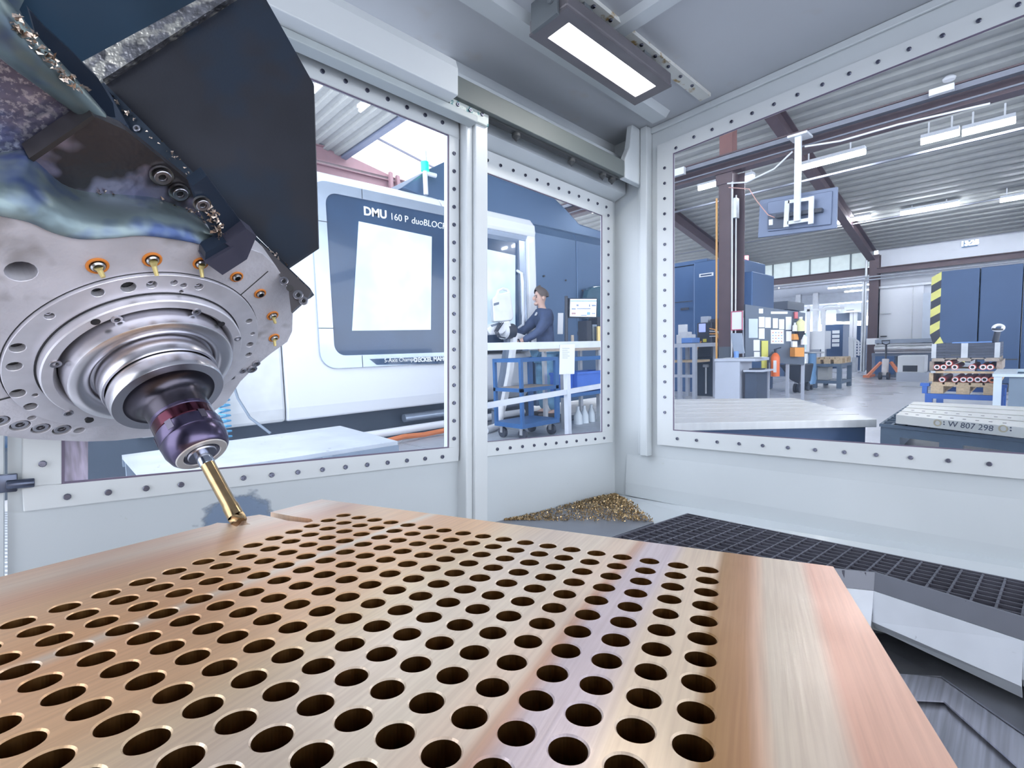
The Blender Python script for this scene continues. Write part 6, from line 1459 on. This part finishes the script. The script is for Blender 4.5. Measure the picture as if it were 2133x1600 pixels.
# workbench with blue bins behind the railing, monitor on an arm
BY = 3.85
bk = empty('assembly_bench', wy(1220, 880, BY), 'long blue workbench right of the trolley', 'bench')
xa, xb = wy(1180, 740, BY).x, wy(1320, 740, BY).x; zt = wy(1215, 722, BY).z; zl = wy(1215, 746, BY).z; zlo = wy(1215, 818, BY).z
MB().box((xa, BY, zt - .05), (xb, BY + .45, zt)).build('top', woodd, bk); MB().box((xa, BY + .02, zl - .03), (xb, BY + .06, zl + .02)).build('front_rail', tb_, bk); MB().box((xa, BY, zlo - .04), (xb, BY + .44, zlo)).build('lower_shelf', tb_, bk)
for xx in (xa + .01, (xa + xb) / 2, xb - .06): MB().box((xx, BY + .07, 0), (xx + .05, BY + .12, zt - .051)).build('leg', galv, bk); MB().box((xx, BY + .38, 0), (xx + .05, BY + .42, zt - .051)).build('leg', galv, bk)
for k, (p0_, p1_, y_, lb) in enumerate(((1202, 1262, BY + .05, 'large bright blue crate on the lower shelf of the workbench'), (1183, 1194, BY + .12, 'blue crate half hidden behind the hanging sheet'))):
    xA, xB = wy(p0_, 800, y_).x, wy(p1_, 800, y_).x; zz = wy(1220, 774, y_).z
    b = MB(); zframe(b, xA + .015, xB - .015, y_ + .015, y_ + .285, xA, xB, y_, y_ + .3, zlo + .002, zz); b.box((xA, y_, zlo + .001), (xB, y_ + .3, zlo + .012)); zframe(b, xA, xB, y_, y_ + .3, xA - .008, xB + .008, y_ - .012, y_ + .312, zz - .03, zz)
    b.build('storage_crate', mat('crate blue', (.06, .17, .62), .4), label=lb, cat='crate')
for k, px in enumerate((1203, 1216, 1231)):
    q = wy(px, 838, BY + .2); MB().lathe([(0, 0), (.06, 0), (.055, .12), (.02, .2), (.02, .24), (0, .24)], (q.x, q.y, .001), (0, 0, 1), 14).build('spray_bottle', mat('bottle pale', (.72, .8, .88), .35), label='%s pale plastic bottle on the floor under the workbench' % ('left', 'middle', 'right')[k], cat='bottle', group='bottles under the workbench')
mn = empty('monitor', wy(1215, 720, BY + .3), 'computer screen on a dark pole above the workbench', 'monitor')
sp = [wy(x, y, BY + .25) for x, y in ((1186, 621), (1244, 621), (1243, 663), (1185, 662))]
MB().prism(sp, (0, .04, 0)).build('case', dkg, mn)
scn = MB().prism([wy(x, y, BY + .245) for x, y in ((1188, 623), (1242, 623), (1241, 660), (1187, 659))], (0, .004, 0)).build('screen', mat('screen white', (.8, .85, .95), .3, emit=(.85, .92, 1), estr=.7), mn)
sc1, sc2 = mat('screen grey', (.35, .42, .55), .4), mat('screen blue', (.35, .6, .9), .4)
for x0_, y0_, x1_, y1_, m_ in ((1188, 626, 1242, 628, sc2), (1200, 634, 1205, 638, sc1), (1226, 634, 1229, 639, sc1), (1232, 635, 1241, 638, sc1), (1190, 642, 1199, 645, sc1), (1201, 642, 1230, 644, sc1), (1190, 651, 1199, 655, mat('screen red', (.6, .4, .4), .4)), (1222, 650, 1229, 656, sc2), (1232, 652, 1240, 654, sc1), (1209, 656, 1222, 658, sc1)):
    MB().prism([wy(x, y, BY + .2435) for x, y in ((x0_, y0_), (x1_, y0_), (x1_, y1_), (x0_, y1_))], (0, .001, 0)).build('screen_field', m_, scn)
q0, q1 = wy(1179, 617, BY + .28), wy(1179, 720, BY + .28); MB().cyl((q1.x, q1.y, zt + .001), (q0.x, q0.y, q0.z), .022, n=10).build('pole', dkg, mn); MB().bar((q0.x, q0.y, sp[0].z - .1), (sp[0].x + .1, sp[0].y + .05, sp[0].z - .1), .03, .03).build('arm', dkg, mn)
MB().cyl((q1.x, q1.y, zt + .0005), (q1.x, q1.y, zt + .01), .07, n=14).build('foot', dkg, mn)
MB().prism([wy(x, y, DY + .094) for x, y in ((1162, 652), (1173, 652), (1172, 696), (1161, 696))], (0, .005, 0)).build('document_sheet', paper, label='white document sheet taped to the dark cabinet left of screen pole', cat='paper')
# jig tower on the bench and dark rounded machine behind
jg = empty('fixture_tower', wy(1235, 720, BY + .35), 'dark fixture tower with hoses on the workbench under the screen', 'fixture')
for k, (px0, py0, px1, py1, m_) in enumerate(((1222, 668, 1232, 718, dkg), (1234, 676, 1243, 718, mat('fixture steel', (.3, .36, .44), .35, .7)), (1244, 660, 1256, 718, dkg), (1220, 690, 1258, 698, dkg))):
    lo, hi = by(px0, py0, px1, py1, BY + .3 + .02 * k, .15); MB().box((lo[0], lo[1], lo[2] if k == 3 else zt + .001), hi).build('fixture_block', m_, jg)
MB().cyl(wy(1246, 680, BY + .28), wy(1246, 712, BY + .28), .03, n=10).build('brass_column', mat('fixture brass', (.6, .45, .2), .35, .7), jg)
MB().cyl((wy(1192, 715, BY + .3).x, BY + .3, zt + .001), (wy(1192, 715, BY + .3).x, BY + .3, wy(1192, 698, BY + .3).z), .02, n=12).build('wooden_peg', mat('peg tan', (.5, .42, .34), .5), label='short tan peg standing on the workbench', cat='peg')
dr = [wy(x, y, 4.95) for x, y in ((1222, 620), (1226, 604), (1236, 597), (1262, 594), (1262, 672), (1222, 664))]
MB().prism(dr, (0, .10, 0)).build('round_window', mat('round glass', (.05, .12, .17), .12, coat=.5), dm, bev=.01)
# ------------------------------------------------------------------ scratched steel bench just outside the left window
ZBn = .42
bc = [wz(x, y, ZBn) for x, y in ((253, 948), (708, 887), (828, 919), (300, 1000))]
sb2 = empty('steel_bench', sum(bc, V()) / 4 - V((0, 0, ZBn)), 'low scratched steel bench behind the tool holder', 'bench')
scr_m = mat('scratched bench', (.62, .66, .72), .42, .3, var=.10, scale=4, stretch=(1, 1, 1), spots=((.12, .14, .2), 26, .68, .71))
MB().prism(bc, (0, 0, -.025)).build('top', scr_m, sb2)
b = MB(); b.bar(bc[3] - V((0, 0, .05)), bc[2] - V((0, 0, .05)), .02, .05); b.build('front_rail', mat('bench steel blue', (.30, .36, .44), .45, .4), sb2)
b = MB(); b.bar(bc[0] - V((0, 0, .05)), bc[1] - V((0, 0, .05)), .02, .05); b.build('back_rail', MATS['bench steel blue'], sb2)
for p in (bc[0].lerp(bc[2], .03), bc[1].lerp(bc[3], .06), bc[2].lerp(bc[0], .04), bc[2].lerp(bc[3], .35), bc[3].lerp(bc[1], .04)): MB().box((p.x - .03, p.y - .03, .012), (p.x + .03, p.y + .03, ZBn - .026)).build('leg', MATS['bench steel blue'], sb2)
MB().box((-.018, YD + .0165, -.20), (.021, YD + .0178, .2)).build('edge_strip', mat('violet strip', (.55, .50, .66), .35, var=.4, scale=14, stretch=(6, 6, 1)), door, M_E)  # violet streaked strip along the pane's left edge
